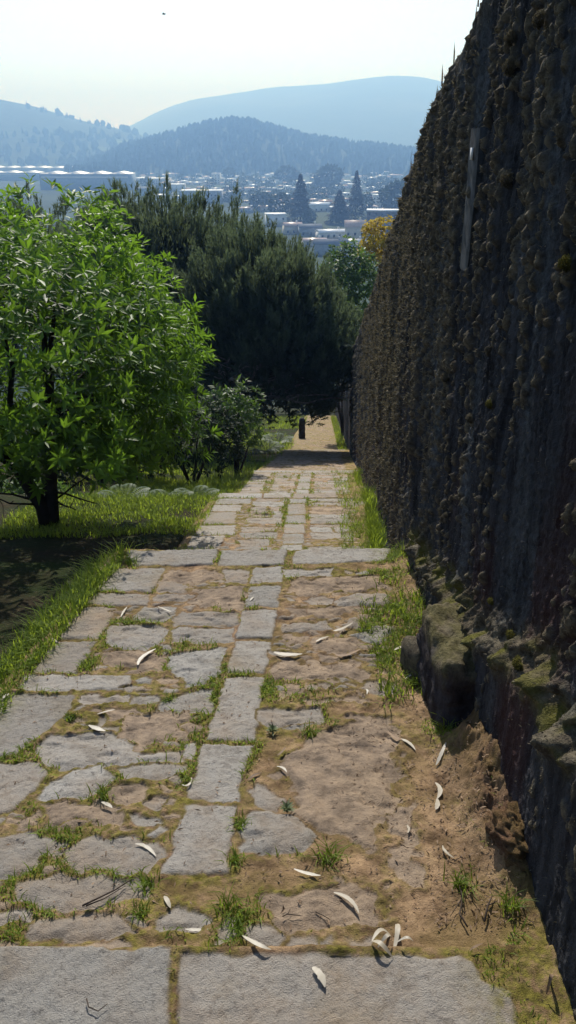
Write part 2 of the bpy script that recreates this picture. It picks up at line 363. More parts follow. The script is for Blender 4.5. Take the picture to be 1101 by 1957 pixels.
def gen_stones(i, rng):
    """irregular paving of the farther treads, polygons in ground metres"""
    y0, y1, _, _ = TREADS[i]; out = []
    def quad(xa, xb, ya, yb, j): 
        p = np.array([[xa, ya], [xb, ya], [xb, yb], [xa, yb]]); return p + rng.uniform(-j, j, p.shape)
    ye = y1 - .34
    xs = [XL(y1) - .06, XL(y1) + .55, XC(y1) - .1, XC(y1) + .5, XC(y1) + .95]
    xs = [v for v in xs if v < XW(y1) - .1]
    for a, b in zip(xs[:-1], xs[1:]): out.append((quad(a + .006, b - .006, ye + .02, y1 - .004, .004), .045, .014, 0, .006))
    out[-1] = (out[-1][0], .045, .014, .4, .01)
    y = y0 if i < 4 else y1
    while y < ye - .1:
        l = min(rng.uniform(.38, .75), ye - y); out.append((quad(XC(y) - .115, XC(y) + .115, y + .012, y + l - .012, .004), .032, .014, 0, .006)); y += l
    y = y0 if i < 4 else y1
    while y < ye - .1:
        l = min(rng.uniform(.3, .7), ye - y); out.append((quad(XL(y), XL(y) + rng.uniform(.34, .46), y + .012, y + l - .012, .015), .03, .02, .15, .012)); y += l
    y = y0
    while y < ye - .05:
        l = min(rng.uniform(.15, .36), ye - y)
        for (xa, xb) in ((XL(y) + .47, XC(y) - .145), (XC(y) + .145, XW(y) - .28)) if i < 4 else ((XL(y), XW(y) - .25),):
            x = xa
            while x < xb - .08:
                w = min(rng.uniform(.2, .6), xb - x)
                if rng.random() > .05:
                    big = rng.random() < .35
                    p = np.array([[x, y], [x + w * .5, y - .02], [x + w, y], [x + w, y + l], [x + w * .5, y + l + .02], [x, y + l]]); c = p.mean(0)
                    p = c + (p - c) * np.array([1 - .026 / max(w, .1), 1 - .026 / l]) + rng.uniform(-.025, .025, p.shape)
                    out.append((p, rng.uniform(.018, .034), .045, rng.choice([0., .1, .25, .5, .9]) if i < 4 else rng.uniform(.6, 1), .02))
                x += w
        y += l
    return out

def mound(x, y):
    """brown earth bank at the foot of the wall"""
    a = sstep(.60, .86, x + .03 * fbm(x * 5, y * 5, 0, 3, 5)) * sstep(1.72, 2.2, y) * (1 - sstep(2.72, 2.86, y))
    lum = .10 * np.clip(fbm(x * 9, y * 7, 0, 4, 31), -.6, 1) - .05 * (1 - np.abs(fbm(x * 16, y * 8, 0, 4, 33))) ** 3
    return a * (.23 + lum)

PATH = empty('stone_path', (0, 0, 0))
tag(PATH, 'long stepped stone path of worn granite slabs and bare brown earth running downhill', 'path', kind='structure')
MOSSPTS = []                                             # places where small weeds may grow
def heightfield(i, stones, step, x0=None, x1=None, res_noise=1.0):
    y0, y1, z0, s = TREADS[i]
    ny = int((y1 - y0) / step) + 1
    ys = np.linspace(y0, y1, ny)
    xa = x0 if x0 is not None else float(min(XL(y0), XL(y1))) - .45
    xb = x1 if x1 is not None else float(max(XW(y0), XW(y1))) + .12
    nx = int((xb - xa) / step) + 1
    xs = np.linspace(xa, xb, nx)
    Y, X = np.meshgrid(ys, xs, indexing='ij'); Xf, Yf = X.ravel(), Y.ravel()
    P = np.c_[Xf, Yf]
    wx = fbm(Xf * 14, Yf * 14, 0, 3, 3 + i); wy = fbm(Xf * 14, Yf * 14, 0, 3, 40 + i)
    soil = .014 * fbm(Xf * 4, Yf * 4, 0, 5, 9 + i) + .007 * fbm(Xf * 30, Yf * 30, 0, 3, 21)
    soil = soil + .012; H = soil.copy(); st = np.zeros(len(P)); ti = np.zeros(len(P)); br = np.zeros(len(P)); dmin = np.full(len(P), -1.0)
    rng = np.random.default_rng(100 + i)
    def put(poly, h, w, brown, wob):
        poly = np.asarray(poly, float); lo, hi = poly.min(0) - .08, poly.max(0) + .08
        m = np.where((Xf > lo[0]) & (Xf < hi[0]) & (Yf > lo[1]) & (Yf < hi[1]))[0]
        if not len(m): return
        Q = P[m] + np.c_[wx[m], wy[m]] * wob * 1.6
        d = poly_sd(Q, poly); dmin[m] = np.maximum(dmin[m], d)
        k = d > 0; mm = m[k]; d = d[k]
        tl = rng.uniform(-.012, .012, 2); c = poly.mean(0)
        e = 1 - (1 - np.clip(d / w, 0, 1))**2.2
        tilt = (Xf[mm] - c[0]) * tl[0] * 2 + (Yf[mm] - c[1]) * tl[1] * 2
        rough = (.006 if w < .03 else .010) * fbm(Xf[mm] * 12, Yf[mm] * 12, 0, 4, 60) + .003 * fbm(Xf[mm] * 55, Yf[mm] * 55, 0, 2, 61)
        hh = .004 + (h * .4 + tilt + rough) * e
        if w >= .03: hh += -.010 * sstep(.15, .5, fbm(Xf[mm] * 8, Yf[mm] * 16, 0, 2, 77)) * e        # chips and ledges
        H[mm] = np.maximum(hh, soil[mm] * (1 - e) + hh * e)
        st[mm] = sstep(0, .012, d); ti[mm] = np.clip(rng.uniform(.25, .8) - (brown if brown < 0 else 0) * 1.5, 0, 1); br[mm] = np.clip(brown + rng.uniform(-.05, .3) + .5 * np.maximum(fbm(Xf[mm] * 5, Yf[mm] * 5, 0, 3, 88), 0), 0, 1)
    for s_ in stones: put(*s_)
    if 1 <= i <= 3:                                      # smaller stones closing the gaps between the large ones
        zone = (Xf > XL(Yf) + .02) & ((Xf < XC(Yf) - .13) | ((Xf > XC(Yf) + .14) & (Xf < XW(Yf) - .30) & (Yf > 3.15))) & (Yf < y1 - .36)
        for _ in range(170):
            c_ = np.where(zone & (dmin < -.030))[0]
            if not len(c_): break
            k_ = c_[rng.integers(len(c_))]; r_ = min(.17, -dmin[k_] * 1.05); a_ = np.sort(rng.uniform(0, 6.283, 7)); el = rng.uniform(1.0, 1.7)
            put(np.c_[Xf[k_] + np.cos(a_) * r_ * el, Yf[k_] + np.sin(a_) * r_ * .92], rng.uniform(.02, .05), min(.045, r_ * .6), rng.choice([.1, .3, .6, .9]), .02)
    nmo = fbm(Xf * 3.2, Yf * 3.2, 0, 4, 55)
    joint = sstep(-.055, -.002, dmin) * (1 - st)
    edge = sstep(.38, .08, XW(Yf) - Xf) + sstep(.16, -.02, Xf - XL(Yf))
    mo = np.clip(joint * sstep(-.6, .15, nmo) + edge * (1 - .5 * st) * sstep(-.5, .3, nmo) + .35 * sstep(.1, .6, nmo) * (1 - st), 0, 1)
    H += .012 * mo * np.clip(vnoise(Xf * 45, Yf * 45, 0, 8), 0, 1) * (1 - st)
    if i == 1:
        md = mound(Xf, Yf); H += md + .035 * fbm(Xf * 34, Yf * 30, 0, 4, 35) * sstep(.02, .14, md); ti = np.maximum(ti, sstep(.02, .10, md) * (.7 + .3 * wx)); br *= 1 - sstep(.02, .1, md); st *= 1 - sstep(.02, .08, md); mo *= 1 - .75 * sstep(.02, .12, md)
        bare = sstep(-.05, .25, Xf + .1 * nmo) * (1 - sstep(3.3, 3.8, Yf)) * sstep(.75, .55, Xf); mo *= 1 - .45 * bare
    if i == 5: mo = np.maximum(mo, .75 * sstep(-.5, .4, nmo)); st *= .55
    if i == 0: mo = np.maximum(mo, sstep(.56, .66, Xf + .05 * nmo))
    out = sstep(.02, .3, XL(Yf) - Xf); H -= .16 * out
    Z = z0 - s * (Yf - y0) + H
    V = np.c_[Xf, Yf, Z]; cov = np.c_[st, ti, br, mo]
    # front face of the step: pull an extra row straight down
    top = V.reshape(ny, nx, 3)[-1].copy(); low = top.copy(); low[:, 2] -= .30; low[:, 1] += .004
    V = np.vstack([V, low]); cov = np.vstack([cov, cov.reshape(ny, nx, 4)[-1]])
    o = mesh('paving', V, grid_faces(ny + 1, nx), M['path'], PATH, {'cov': cov}, smooth=True)
    ok = (mo > .55) & (st < .3) & (Xf > XL(Yf) - .1) & (Xf < XW(Yf) - .04)
    MOSSPTS.append((i, V[:len(P)][ok], mo[ok]))
    return o
def surf(i, x, y):
    z = tread_z(i, y)
    return z + (.02 if i else .02) + (mound(np.array(x), np.array(y)) if i == 1 else 0)
def grown(p, k):
    c = p.mean(0); return c + (p - c) * k
G1 = [(grown(to_tread(1, p), 1.12 if w >= .03 and b < .9 else (1.03 if w == .022 else 1.0)), h, w, b, wob) for p, h, w, b, wob in S1]
heightfield(0, [(to_tread(0, p), h, w, b, wob) for p, h, w, b, wob in S0], .008, -1.9, 1.0)
heightfield(1, G1, .0065, -2.0, .98)
for i, st_ in ((2, .012), (3, .018), (4, .03), (5, .05)):
    heightfield(i, gen_stones(i, np.random.default_rng(200 + i)), st_)
# steps hidden behind the lip of each long tread
def step_slabs(i, n):
    ya, za = TREADS[i][1], tread_z(i, TREADS[i][1]); yb, zb = TREADS[i + 1][0], TREADS[i + 1][2]
    for k in range(n):
        y0 = ya + .012 + (yb - ya - .02) * k / n; y1 = ya + .012 + (yb - ya - .02) * (k + 1) / n; zt = za + (zb - za) * (k + 1) / (n + 1)
        xs = np.linspace(XL(ya) - .05, XW(ya) - .02, 30)
        X, Yk = np.meshgrid(xs, np.array([y0, y0 + .02, (y0 + y1) / 2, y1 - .02, y1]), indexing='ij')
        Z = zt + .006 * fbm(X * 6, Yk * 6, 0, 3, 4) - np.where((Yk == y1), .02, 0)
        V = np.stack([X, Yk, Z], -1)
        low = V[:, -1:].copy(); low[..., 2] -= .3
        V = np.concatenate([V, low], 1)
        mesh('step_slab', V.reshape(-1, 3), grid_faces(30, 6)[:, ::-1], M['path'], PATH, {'cov': np.tile([1, .4, .1, 0], (30 * 6, 1))})
step_slabs(1, 3); step_slabs(2, 1); step_slabs(3, 1)

# ================================================================== TERRAIN
PKY = [-60, -3, -.5, .8, 1.66, 4.95, 6.1, 9.84, 10.5, 15.65, 16.2, 23.9, 49, 60, 150, 190, 20000]
PKZ = [16, -1.3, -2.2, -2.22, -2.25, -2.62, -3.40, -4.24, -4.72, -6.22, -6.42, -8.88, -15.5, -18.8, -44, -46, -46]
PROF = lambda y: np.interp(y, PKY, PKZ)
WTOP = lambda y: np.interp(y, [-3, 0, 1.7, 3.7, 4.93, 10, 16, 22.5, 24, 49, 60], [2.9, 2.2, 1.52, .80, .36, -1.02, -2.9, -5.07, -6.6, -13.4, -16.5])
def terrain(x, y):
    x, y = np.asarray(x, float), np.asarray(y, float)
    p = PROF(y); near = 1 - sstep(52, 75, y)
    z = p - .02 + .07 * fbm(x * .8, y * .8, 0, 4, 71) + .9 * fbm(x * .05, y * .05, 0, 3, 72) * sstep(6, 30, np.abs(x))
    z = z + near * (.03 * np.clip(-x - 2, 0, 8))
    onp = sstep(-.14, .10, x - XL(y)) * near
    z = z - .28 * onp
    up = (WTOP(y) - .07) - p
    z = z + near * sstep(.16, .34, x - XW(y)) * (up + .28)
    z = z + sstep(160, 600, y) * 1.2 * fbm(x * .006, y * .006, 0, 3, 73)
    return z
ys = np.concatenate([np.arange(-12, 0, .5), np.arange(0, 26, .16), np.arange(26, 60, .5), 60 * 1.06 ** np.arange(0, 88)])
xp = np.concatenate([np.arange(0, 5, .14), np.arange(5, 14, .5), 14 * 1.12 ** np.arange(0, 56)])
xs = np.concatenate([-xp[:0:-1], xp])
X, Yg = np.meshgrid(xs, ys, indexing='ij')
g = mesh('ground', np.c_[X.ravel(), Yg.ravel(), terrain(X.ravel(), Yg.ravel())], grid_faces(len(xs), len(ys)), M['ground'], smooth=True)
tag(g, 'sloping earth and rough turf beside the path falling away to the valley floor', 'ground', kind='structure')

# ================================================================== WALL
WALL_LM = {}
def build_wall(name, ya, yb, base_fun, top_fun, rows, ds0, label, seed, detail=True):
    rng = np.random.default_rng(seed)
    s = [ya]
    while s[-1] < yb: s.append(s[-1] + ds0 * max(1, (s[-1] / 3.0)) ** 1.55)
    s = np.array(s); n = len(s)
    zb = base_fun(s) - .25; zt = top_fun(s) + .03 * fbm(s * 2.2, 0, 0, 4, seed) + .03 * fbm(s * 11, 0, 3, 3, seed + 1)
    h = np.linspace(0, 1, rows)
    S = np.repeat(s[:, None], rows, 1); Z = zb[:, None] + (zt - zb)[:, None] * h[None]
    Hh = Z - (zb + .25)[:, None]                         # height above the ground
    Tt = zt[:, None] - Z
    disp = .035 * fbm(S * 1.3, Z * .8, 0, 4, seed + 2) + .022 * fbm(S * 9, Z * 1.1, 0, 4, seed + 3) + .008 * fbm(S * 26, Z * 6, 0, 3, seed + 4)
    lump = np.zeros_like(disp); lmax = np.zeros_like(disp)
    if detail:
        NQ = fbm(S * 45, Z * 45, 0, 3, seed + 9)
        disp += .010 * fbm(S * 60, Z * 50, 0, 2, seed + 8) * sstep(12, 3, S)
        # knobs of moss and earth hanging in vertical strings
        k = 0
        ns = 430
        ss = ya * (yb / ya) ** rng.random(ns)
        for s0 in ss:
            if s0 < 4.0 and rng.random() < .55: continue
            z0 = np.interp(s0, s, zb) + .25; z1 = np.interp(s0, s, zt)
            dens = .35 + .65 * sstep(3.2, 6.0, s0)
            zc = z1 - rng.uniform(0, .5) if rng.random() < .6 else rng.uniform(z0 + .1, z1)
            ln = rng.uniform(.3, 2.2) * (.5 + .7 * dens)
            zend = max(z0 + .05, zc - ln); s1 = s0
            sc = max(1.0, s0 / 6.0) ** .8
            while zc > zend:
                r = rng.uniform(.009, .021) * sc; rh = r * rng.uniform(1.1, 2.6); a = r * rng.uniform(.9, 1.9)
                s0 += rng.uniform(-.028, .028) * sc; s1 = s0 + rng.uniform(-.06, .06) * sc; zc -= rh * rng.uniform(1.0, 3.2 - 1.6 * dens)
                i0, i1 = np.searchsorted(s, [s1 - r, s1 + r])
                if i1 <= i0: i1 = i0 + 1
                blk = slice(i0, min(i1 + 1, n))
                zz = Z[blk]; q = ((S[blk] - s1) / r) ** 2 + ((zz - zc) / rh) ** 2 + .55 * NQ[blk]
                # steeper underside
                q = np.where(zz < zc, q * 1.0 + ((zz - zc) / rh) ** 2 * .8, q)
                d = a * np.sqrt(np.clip(1 - q, 0, 1))
                lump[blk] = np.maximum(lump[blk], d); lmax[blk] = np.maximum(lmax[blk], np.sqrt(np.clip(1 - q, 0, 1)))
        # bigger pillows
        for _ in range(80):
            s1 = ya * (yb / ya) ** rng.random(); z0 = np.interp(s1, s, zb) + .2; z1 = np.interp(s1, s, zt); zc = rng.uniform(z0, z1)
            r = rng.uniform(.03, .06); rh = r * rng.uniform(.8, 1.6); a = r * rng.uniform(.5, .9)
            i0, i1 = np.searchsorted(s, [s1 - r, s1 + r]); blk = slice(i0, min(i1 + 1, n))
            q = ((S[blk] - s1) / r) ** 2 + ((Z[blk] - zc) / rh) ** 2 + .5 * fbm(S[blk] * 40, Z[blk] * 40, 0, 2, 5)
            d = a * np.sqrt(np.clip(1 - q, 0, 1)); lump[blk] = np.maximum(lump[blk], d); lmax[blk] = np.maximum(lmax[blk], np.sqrt(np.clip(1 - q, 0, 1)) * .8)
    disp = disp + lump
    moss = np.zeros_like(disp); ledge = 0
    if detail:
        # projecting footing with a mossy ledge, only on the near stretch
        lz = np.interp(s, [1.0, 1.5, 3.2, 4.2, 5.0], [.92, .80, .48, .30, .12])[:, None] + .09 * fbm(S * 5, 0, 2, 3, 12)
        pr = np.interp(s, [1.0, 4.0, 5.0], [.075, .07, .03])[:, None]
        ins = 1 - sstep(lz - .05, lz + .02, Hh)
        knob = .10 * np.clip(fbm(S * 11, Z * 13, 0, 4, 14) + .1, 0, 1)
        disp = disp * (1 - .5 * ins) + ins * pr + knob * np.exp(-((Hh - lz) / .10) ** 2) * (pr > .03)
        moss = np.exp(-((Hh - lz + .0) / .075) ** 2) * (pr > .03) * sstep(-.25, .25, fbm(S * 9, Z * 9, 0, 3, 15)) * .9
        lmax = np.maximum(lmax, np.exp(-((Hh - lz) / .09) ** 2) * (pr > .03) * .9)
        base_x = np.where(s < 6, XW(s) + .07 * (1 - sstep(3.6, 6.2, s)), XW(s))
    else: base_x = XW(s) + .03
    disp = disp - .03 * sstep(.12, 0, Tt) ** 2          # rounded top
    X = base_x[:, None] - disp
    V = np.stack([X, S, Z], -1)
    st = np.exp(-((S - 4.55) / .16) ** 2) * sstep(-.5, .4, fbm(S * 9, Z * 1.2, 0, 3, 18)) + .5 * sstep(.15, .6, fbm(S * 4.5, Z * .7, 0, 4, 19)) + .3 * np.exp(-((S - 9.5) / .12) ** 2)
    red = sstep(.0, .6, fbm(S * 2.2, Z * 1.1, 0, 3, 23)) * sstep(2.2, .4, Hh)
    cov = np.stack([np.clip(lmax + sstep(.25, 0, Tt) * .6, 0, 1), np.clip(st, 0, 1), np.clip(moss, 0, 1), red], -1)
    # top: back over the earth behind, then close
    t1 = V[:, -1:].copy(); t1[..., 0] += .10; t1[..., 2] += .015
    t2 = t1.copy(); t2[..., 0] += .45; t2[..., 2] -= .03
    t3 = t2.copy(); t3[..., 2] -= .6
    V = np.concatenate([V, t1, t2, t3], 1); ct = np.repeat(cov[:, -1:], 3, 1); cov = np.concatenate([cov, ct], 1)
    # end caps
    f = grid_faces(n, rows + 3)
    R = rows + 3
    def cap(ci):
        c = V[ci].copy(); c[:, 0] = V[ci, -1, 0]; return c
    V2 = np.concatenate([V.reshape(-1, 3), cap(-1), cap(0)]); cov2 = np.concatenate([cov.reshape(-1, 4), cov[-1], cov[0]])
    a = np.arange(R - 1); e = (n - 1) * R; b = n * R
    cap1 = np.stack([e + a, b + a, b + a + 1, e + a + 1], -1); cap0 = np.stack([a, a + 1, b + R + a + 1, b + R + a], -1)
    o = mesh(name, V2, np.concatenate([f[:, ::-1], cap1, cap0]), M['wall'], None, {'cov': cov2}, smooth=True)
    tag(o, label, 'wall')
    WALL_LM[name + str(seed)] = lmax
    return o, (s, Z, X)
WALL, WS = build_wall('mossy_wall', .9, 23.0, PROF, WTOP, 420, .0062, 'tall dark mossy wall with hanging knobs of moss and dry stalks along its top', 3)
WALL2, _ = build_wall('mossy_wall', 23.06, 52, PROF, WTOP, 60, .012, 'lower shaded wall continuing downhill past the end of the tall mossy wall', 9, False)
def wall_x(y, z):
    s, Z, X = WS; i = int(np.clip(np.searchsorted(s, y), 0, len(s) - 1)); return float(np.interp(z, Z[i], X[i]))
# ================================================================== LEAF BUILDERS
def unit(a): return a / (np.linalg.norm(a, axis=-1, keepdims=True) + 1e-9)
def leaf_mesh(P, D, Nn, L, W, fold=.25, droop=.2, tone=None):
    """pointed folded leaves: base, left, right, mid, tip -> four triangles each"""
    D = unit(D); B = unit(np.cross(D, Nn)); Nn = unit(np.cross(B, D)); n = len(P)
    L = np.broadcast_to(L, (n,))[:, None]; W = np.broadcast_to(W, (n,))[:, None]
    mid = P + D * L * .45 - Nn * W * fold
    l = P + D * L * .45 + B * W * .5; r = P + D * L * .45 - B * W * .5
    tip = P + D * L * .97 - Nn * L * droop
    V = np.stack([P, l, r, mid, tip], 1).reshape(-1, 3)
    k = np.arange(n)[:, None] * 5
    F = np.concatenate([k + [0, 3, 1], k + [0, 2, 3], k + [1, 3, 4], k + [3, 2, 4]])
    if tone is None: tone = RNG.random(n)
    T = np.repeat(np.c_[tone, RNG.random(n), np.zeros(n)], 5, 0)
    return V, F, T
def needle_mesh(P, D, L, W, tone):
    """thin blades, one triangle each"""
    n = len(P); D = unit(D); B = unit(np.cross(D, RNG.normal(size=(n, 3))))
    L = np.broadcast_to(L, (n,))[:, None]; W = np.broadcast_to(W, (n,))[:, None]
    V = np.stack([P - B * W * .5, P + B * W * .5, P + D * L], 1).reshape(-1, 3)
    return V, (np.arange(n)[:, None] * 3 + [0, 1, 2]), np.repeat(np.c_[tone, RNG.random(n), np.zeros(n)], 3, 0)
def blade_mesh(P, H, W, lean, tone):
    """bent grass blades, five vertices each"""
    n = len(P); a = RNG.random(n) * 2 * math.pi; d = np.c_[np.cos(a), np.sin(a), np.zeros(n)]
    b = np.c_[-np.sin(a), np.cos(a), np.zeros(n)]; up = np.array([0, 0, 1.])
    H = np.broadcast_to(H, (n,))[:, None]; W = np.broadcast_to(W, (n,))[:, None]; ln = np.broadcast_to(lean, (n,))[:, None]
    m = P + up * H * .55 + d * H * ln * .3; t = P + up * H * (1 - .25 * ln) + d * H * ln
    V = np.stack([P - b * W * .5, P + b * W * .5, m - b * W * .4, m + b * W * .4, t], 1).reshape(-1, 3)
    k = np.arange(n)[:, None] * 5
    return V, np.concatenate([k + [0, 1, 3], k + [0, 3, 2], k + [2, 3, 4]]), np.repeat(np.c_[tone, RNG.random(n), np.zeros(n)], 5, 0)
def sphere_dirs(n):
    v = RNG.normal(size=(n, 3)); return unit(v)
def shoots(P, A, nl, L, W, spread, tone, fold=.2, droop=.2):
    """rosettes of leaves round shoot axes A at points P"""
    n = len(P); A = unit(A); ref = unit(RNG.normal(size=(n, 3))); U = unit(np.cross(A, ref)); Wv = np.cross(A, U)
    ang = (np.arange(nl)[None] * 2.4 + RNG.random((n, 1)) * 6.28 + RNG.normal(0, .2, (n, nl)))
    sp = np.clip(RNG.normal(spread, .22, (n, nl)), .15, 1.7)
    D = np.cos(sp)[..., None] * A[:, None] + np.sin(sp)[..., None] * (np.cos(ang)[..., None] * U[:, None] + np.sin(ang)[..., None] * Wv[:, None])
    Pp = P[:, None] - A[:, None] * (RNG.random((n, nl)) * .10)[..., None] * (L / .17)
    N = A[:, None] + .3 * RNG.normal(size=(n, nl, 3))
    k = n * nl
    Ls = L * RNG.uniform(.65, 1.15, k); 
    tn = np.clip(np.repeat(tone, nl) + RNG.normal(0, .18, k), 0, 1)
    return leaf_mesh(Pp.reshape(-1, 3), D.reshape(-1, 3), N.reshape(-1, 3), Ls, W * Ls / L * RNG.uniform(.8, 1.15, k), fold, droop, tn)
def merge(parts):
    V, F, T, k = [], [], [], 0
    for v, f, t in parts: V.append(v); F.append(f + k); T.append(t); k += len(v)
    return np.concatenate(V), np.concatenate(F), np.concatenate(T)
def leafy(name, parts, mat, parent):
    V, F, T = merge(parts); return mesh(name, V, F, mat, parent, {'tone': T})
def limb(a, b, sag=.0, n=7, wob=.06):
    a, b = np.array(a, float), np.array(b, float); t = np.linspace(0, 1, n)[:, None]
    L = np.linalg.norm(b - a); p = a + (b - a) * t
    p += RNG.normal(0, wob * L / 4, (n, 3)) * np.sin(t * math.pi); p[:, 2] += sag * L * np.sin(t[:, 0] * math.pi); return p

# ================================================================== SWEET CHESTNUT (left)
def chestnut():
    base = at_y(92, 1003, 8.15); base[2] = float(terrain(base[0], base[1])) - .05
    T = empty('chestnut_tree', base)
    tag(T, 'leafy young chestnut tree with glossy bright green leaves and forked dark trunk', 'tree')
    b = base; loc = lambda p: np.asarray(p, float) - b
    C = np.array([-2.55, 7.5, -2.14])
    mb = MB()
    tips = []
    f1 = [b + (0, 0, 0), b + (-.03, 0, .3), b + (-.22, -.05, .75), b + (-.5, -.1, 1.25), b + (-.75, -.2, 1.9)]
    f2 = [b + (.05, 0, 0), b + (.07, .02, .35), b + (.12, .0, .8), b + (.2, -.1, 1.4), b + (.3, -.25, 2.3)]
    mb.tube([loc(p) for p in f1], [.10, .085, .07, .05, .03]); mb.tube([loc(p) for p in f2], [.085, .075, .065, .05, .025])
    for p in ((-1.3, -.2, 1.5), (-.9, .5, 1.3), (.9, -.3, 1.2), (1.4, -.5, 1.6), (.8, .4, 1.9), (-.2, -.9, 1.6), (.9, -.8, 1.8), (-.2, .2, 2.6), (.5, -.4, 2.7)):
        s = f2[3] if p[0] > 0 else f1[2]
        mb.tube(loc(limb(s, b + np.array(p), .06)), np.linspace(.045, .012, 7), 5)
    # low bare twigs beside the trunk
    for p in ((-.9, .2, .42), (-.5, -.3, .55), (.62, -.2, .42), (.5, .3, .62), (-.45, .3, .3), (.36, -.1, .3)):
        q = limb(b + (0, 0, .25 + .4 * random.random()), b + np.array(p), -.02, 6, .12); mb.tube(loc(q), np.linspace(.016, .005, 6), 4)
        for k in range(3):
            r = q[2 + k] + RNG.normal(0, .12, 3); mb.tube(loc(np.array([q[2 + k], (q[2 + k] + r) / 2 + .02, r])), [.006, .004, .002], 3)
    mb.build('trunk', M['bark'], T, True)
    def R(d):                                           # crown radius by direction: a lumpy dome
        up = np.where(d[:, 2] > 0, 1.56, .80)
        q = 2.5; k = (np.abs(d[:, 0] / 1.74) ** q + np.abs(d[:, 1] / 2.5) ** q + np.abs(d[:, 2] / up) ** q) ** (-1 / q)
        return k * (1 + .30 * fbm(d[:, 0] * 2.9 + 5, d[:, 1] * 2.9, d[:, 2] * 2.9, 4, 90))
    parts = []
    for n, ra, rb, tlo, thi in ((5900, .84, 1.06, .40, 1.0), (2300, .60, .84, .05, .5), (700, .35, .6, 0, .2)):
        d = sphere_dirs(n); d = d[(d[:, 2] > -.75)]
        r = RNG.uniform(ra, rb, len(d)); P = C + d * (R(d) * r)[:, None]
        low = -.398 * P[:, 1] + .22 * fbm(P[:, 0] * 1.5, P[:, 1] * 1.5, 0, 3, 95); kk = P[:, 2] > low; P, d = P[kk], d[kk]      # underside rises towards the open side
        # keep gaps between leaf clumps
        g = fbm(P[:, 0] * 2.3, P[:, 1] * 2.3, P[:, 2] * 2.6, 3, 91); keep = g > (-.10 if ra > .8 else -.2); P, d, g = P[keep], d[keep], g[keep]
        A = d * np.array([1, 1, .8]) + np.array([0, 0, .55]) + RNG.normal(0, .22, d.shape)
        tone = np.clip((RNG.uniform(tlo, thi, len(P)) + .25 * g) * (.35 + .65 * sstep(-.9, .5, P[:, 2] - C[2] + .45 * (P[:, 0] - C[0]))), 0, 1)  # crown shade painted in: inner, lower and left leaves get a darker tone
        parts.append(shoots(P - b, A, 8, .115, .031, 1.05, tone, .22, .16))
    # long shoots poking out of the top and right side
    d = unit(RNG.normal(size=(22, 3)) * np.array([1, .8, .7]) + np.array([.35, 0, .8])); P0 = C + d * (R(d) * .98)[:, None]
    for k in range(6): 
        P = P0 + (d * .6 + np.array([0, 0, .7])) * (.03 * k); parts.append(shoots(P - b, d + np.array([0, 0, .8]), 3, .15, .04, .8, np.full(len(P), .85), .2, .15))
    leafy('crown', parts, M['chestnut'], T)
    # lower leafy skirt left of and behind the trunk
    return T
CH = chestnut()

# ================================================================== GENERIC LEAFY BUSH / TREE
def bush(name, label, cat, base, centre, rad, n, L, W, mat, group=None, trunk=True, seed=1, spread=1.0, nl=6, lump=.25, low=-.6, tone=(.2, 1)):
    T = empty(name, base); tag(T, label, cat, group); b = np.array(base, float); C = np.array(centre, float); rad = np.array(rad, float)
    parts = []
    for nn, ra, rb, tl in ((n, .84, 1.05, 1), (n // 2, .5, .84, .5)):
        d = sphere_dirs(nn); d = d[d[:, 2] > low]
        f = 1 + lump * fbm(d[:, 0] * 2.8 + seed * 7, d[:, 1] * 2.8, d[:, 2] * 2.8, 3, 300 + seed)
        P = C + d * rad * (f * RNG.uniform(ra, rb, len(d)))[:, None]
        g = fbm(P[:, 0] * 2.2 / rad[0], P[:, 1] * 2.2 / rad[0], P[:, 2] * 2.6 / rad[0], 3, 310 + seed); k = g > -.25; P, d, g = P[k], d[k], g[k]
        gz = terrain(P[:, 0], P[:, 1]); k = P[:, 2] > gz; P, d, g = P[k], d[k], g[k]
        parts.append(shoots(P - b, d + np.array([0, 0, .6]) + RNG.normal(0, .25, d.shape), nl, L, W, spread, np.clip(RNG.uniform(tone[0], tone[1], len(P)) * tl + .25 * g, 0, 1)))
    if trunk:
        mb = MB()
        for k in range(5):
            e = C + rad * RNG.uniform(-.6, .6, 3); mb.tube(limb((0, 0, -.1), e - b, .05), np.linspace(.035 * max(1, rad[0]), .01, 7), 5)
        mb.build('trunk' if cat == 'tree' else 'stem', M['bark'], T, True)
    leafy('crown' if cat == 'tree' else 'foliage', parts, mat, T); return T
def gpt(x, y): return np.array([x, y, float(terrain(x, y)) - .03])

p = at_d(446, 806, 16.2); bush('leafy_shrub', 'mid green leafy shrub at the left edge of the path under the pine branches', 'shrub', gpt(p[0] + .05, p[1]), p, (.62, .6, .78), 420, .13, .04, M['shrub'], seed=2, tone=(.3, 1), lump=.5)
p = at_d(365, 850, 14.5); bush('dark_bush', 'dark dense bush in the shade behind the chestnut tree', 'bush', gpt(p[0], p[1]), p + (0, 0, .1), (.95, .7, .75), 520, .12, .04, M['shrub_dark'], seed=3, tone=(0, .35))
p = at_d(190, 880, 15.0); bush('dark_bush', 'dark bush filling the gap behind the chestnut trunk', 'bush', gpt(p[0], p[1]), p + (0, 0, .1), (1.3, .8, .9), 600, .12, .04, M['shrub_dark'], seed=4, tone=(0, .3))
p = at_d(40, 962, 12.0); bush('bramble_bush', 'sunlit low bramble left of the chestnut trunk at the edge of the photo', 'bush', gpt(p[0], p[1]), p, (.9, .5, .42), 420, .11, .05, M['shrub'], seed=5, tone=(.4, 1))
p = at_d(665, 555, 31); bush('broadleaf_tree', 'bright green leafy tree between the dark pine and the mossy wall', 'tree', gpt(p[0], p[1]), p, (1.25, 1.3, 1.75), 700, .22, .09, M['shrub'], seed=6, tone=(.6, 1))
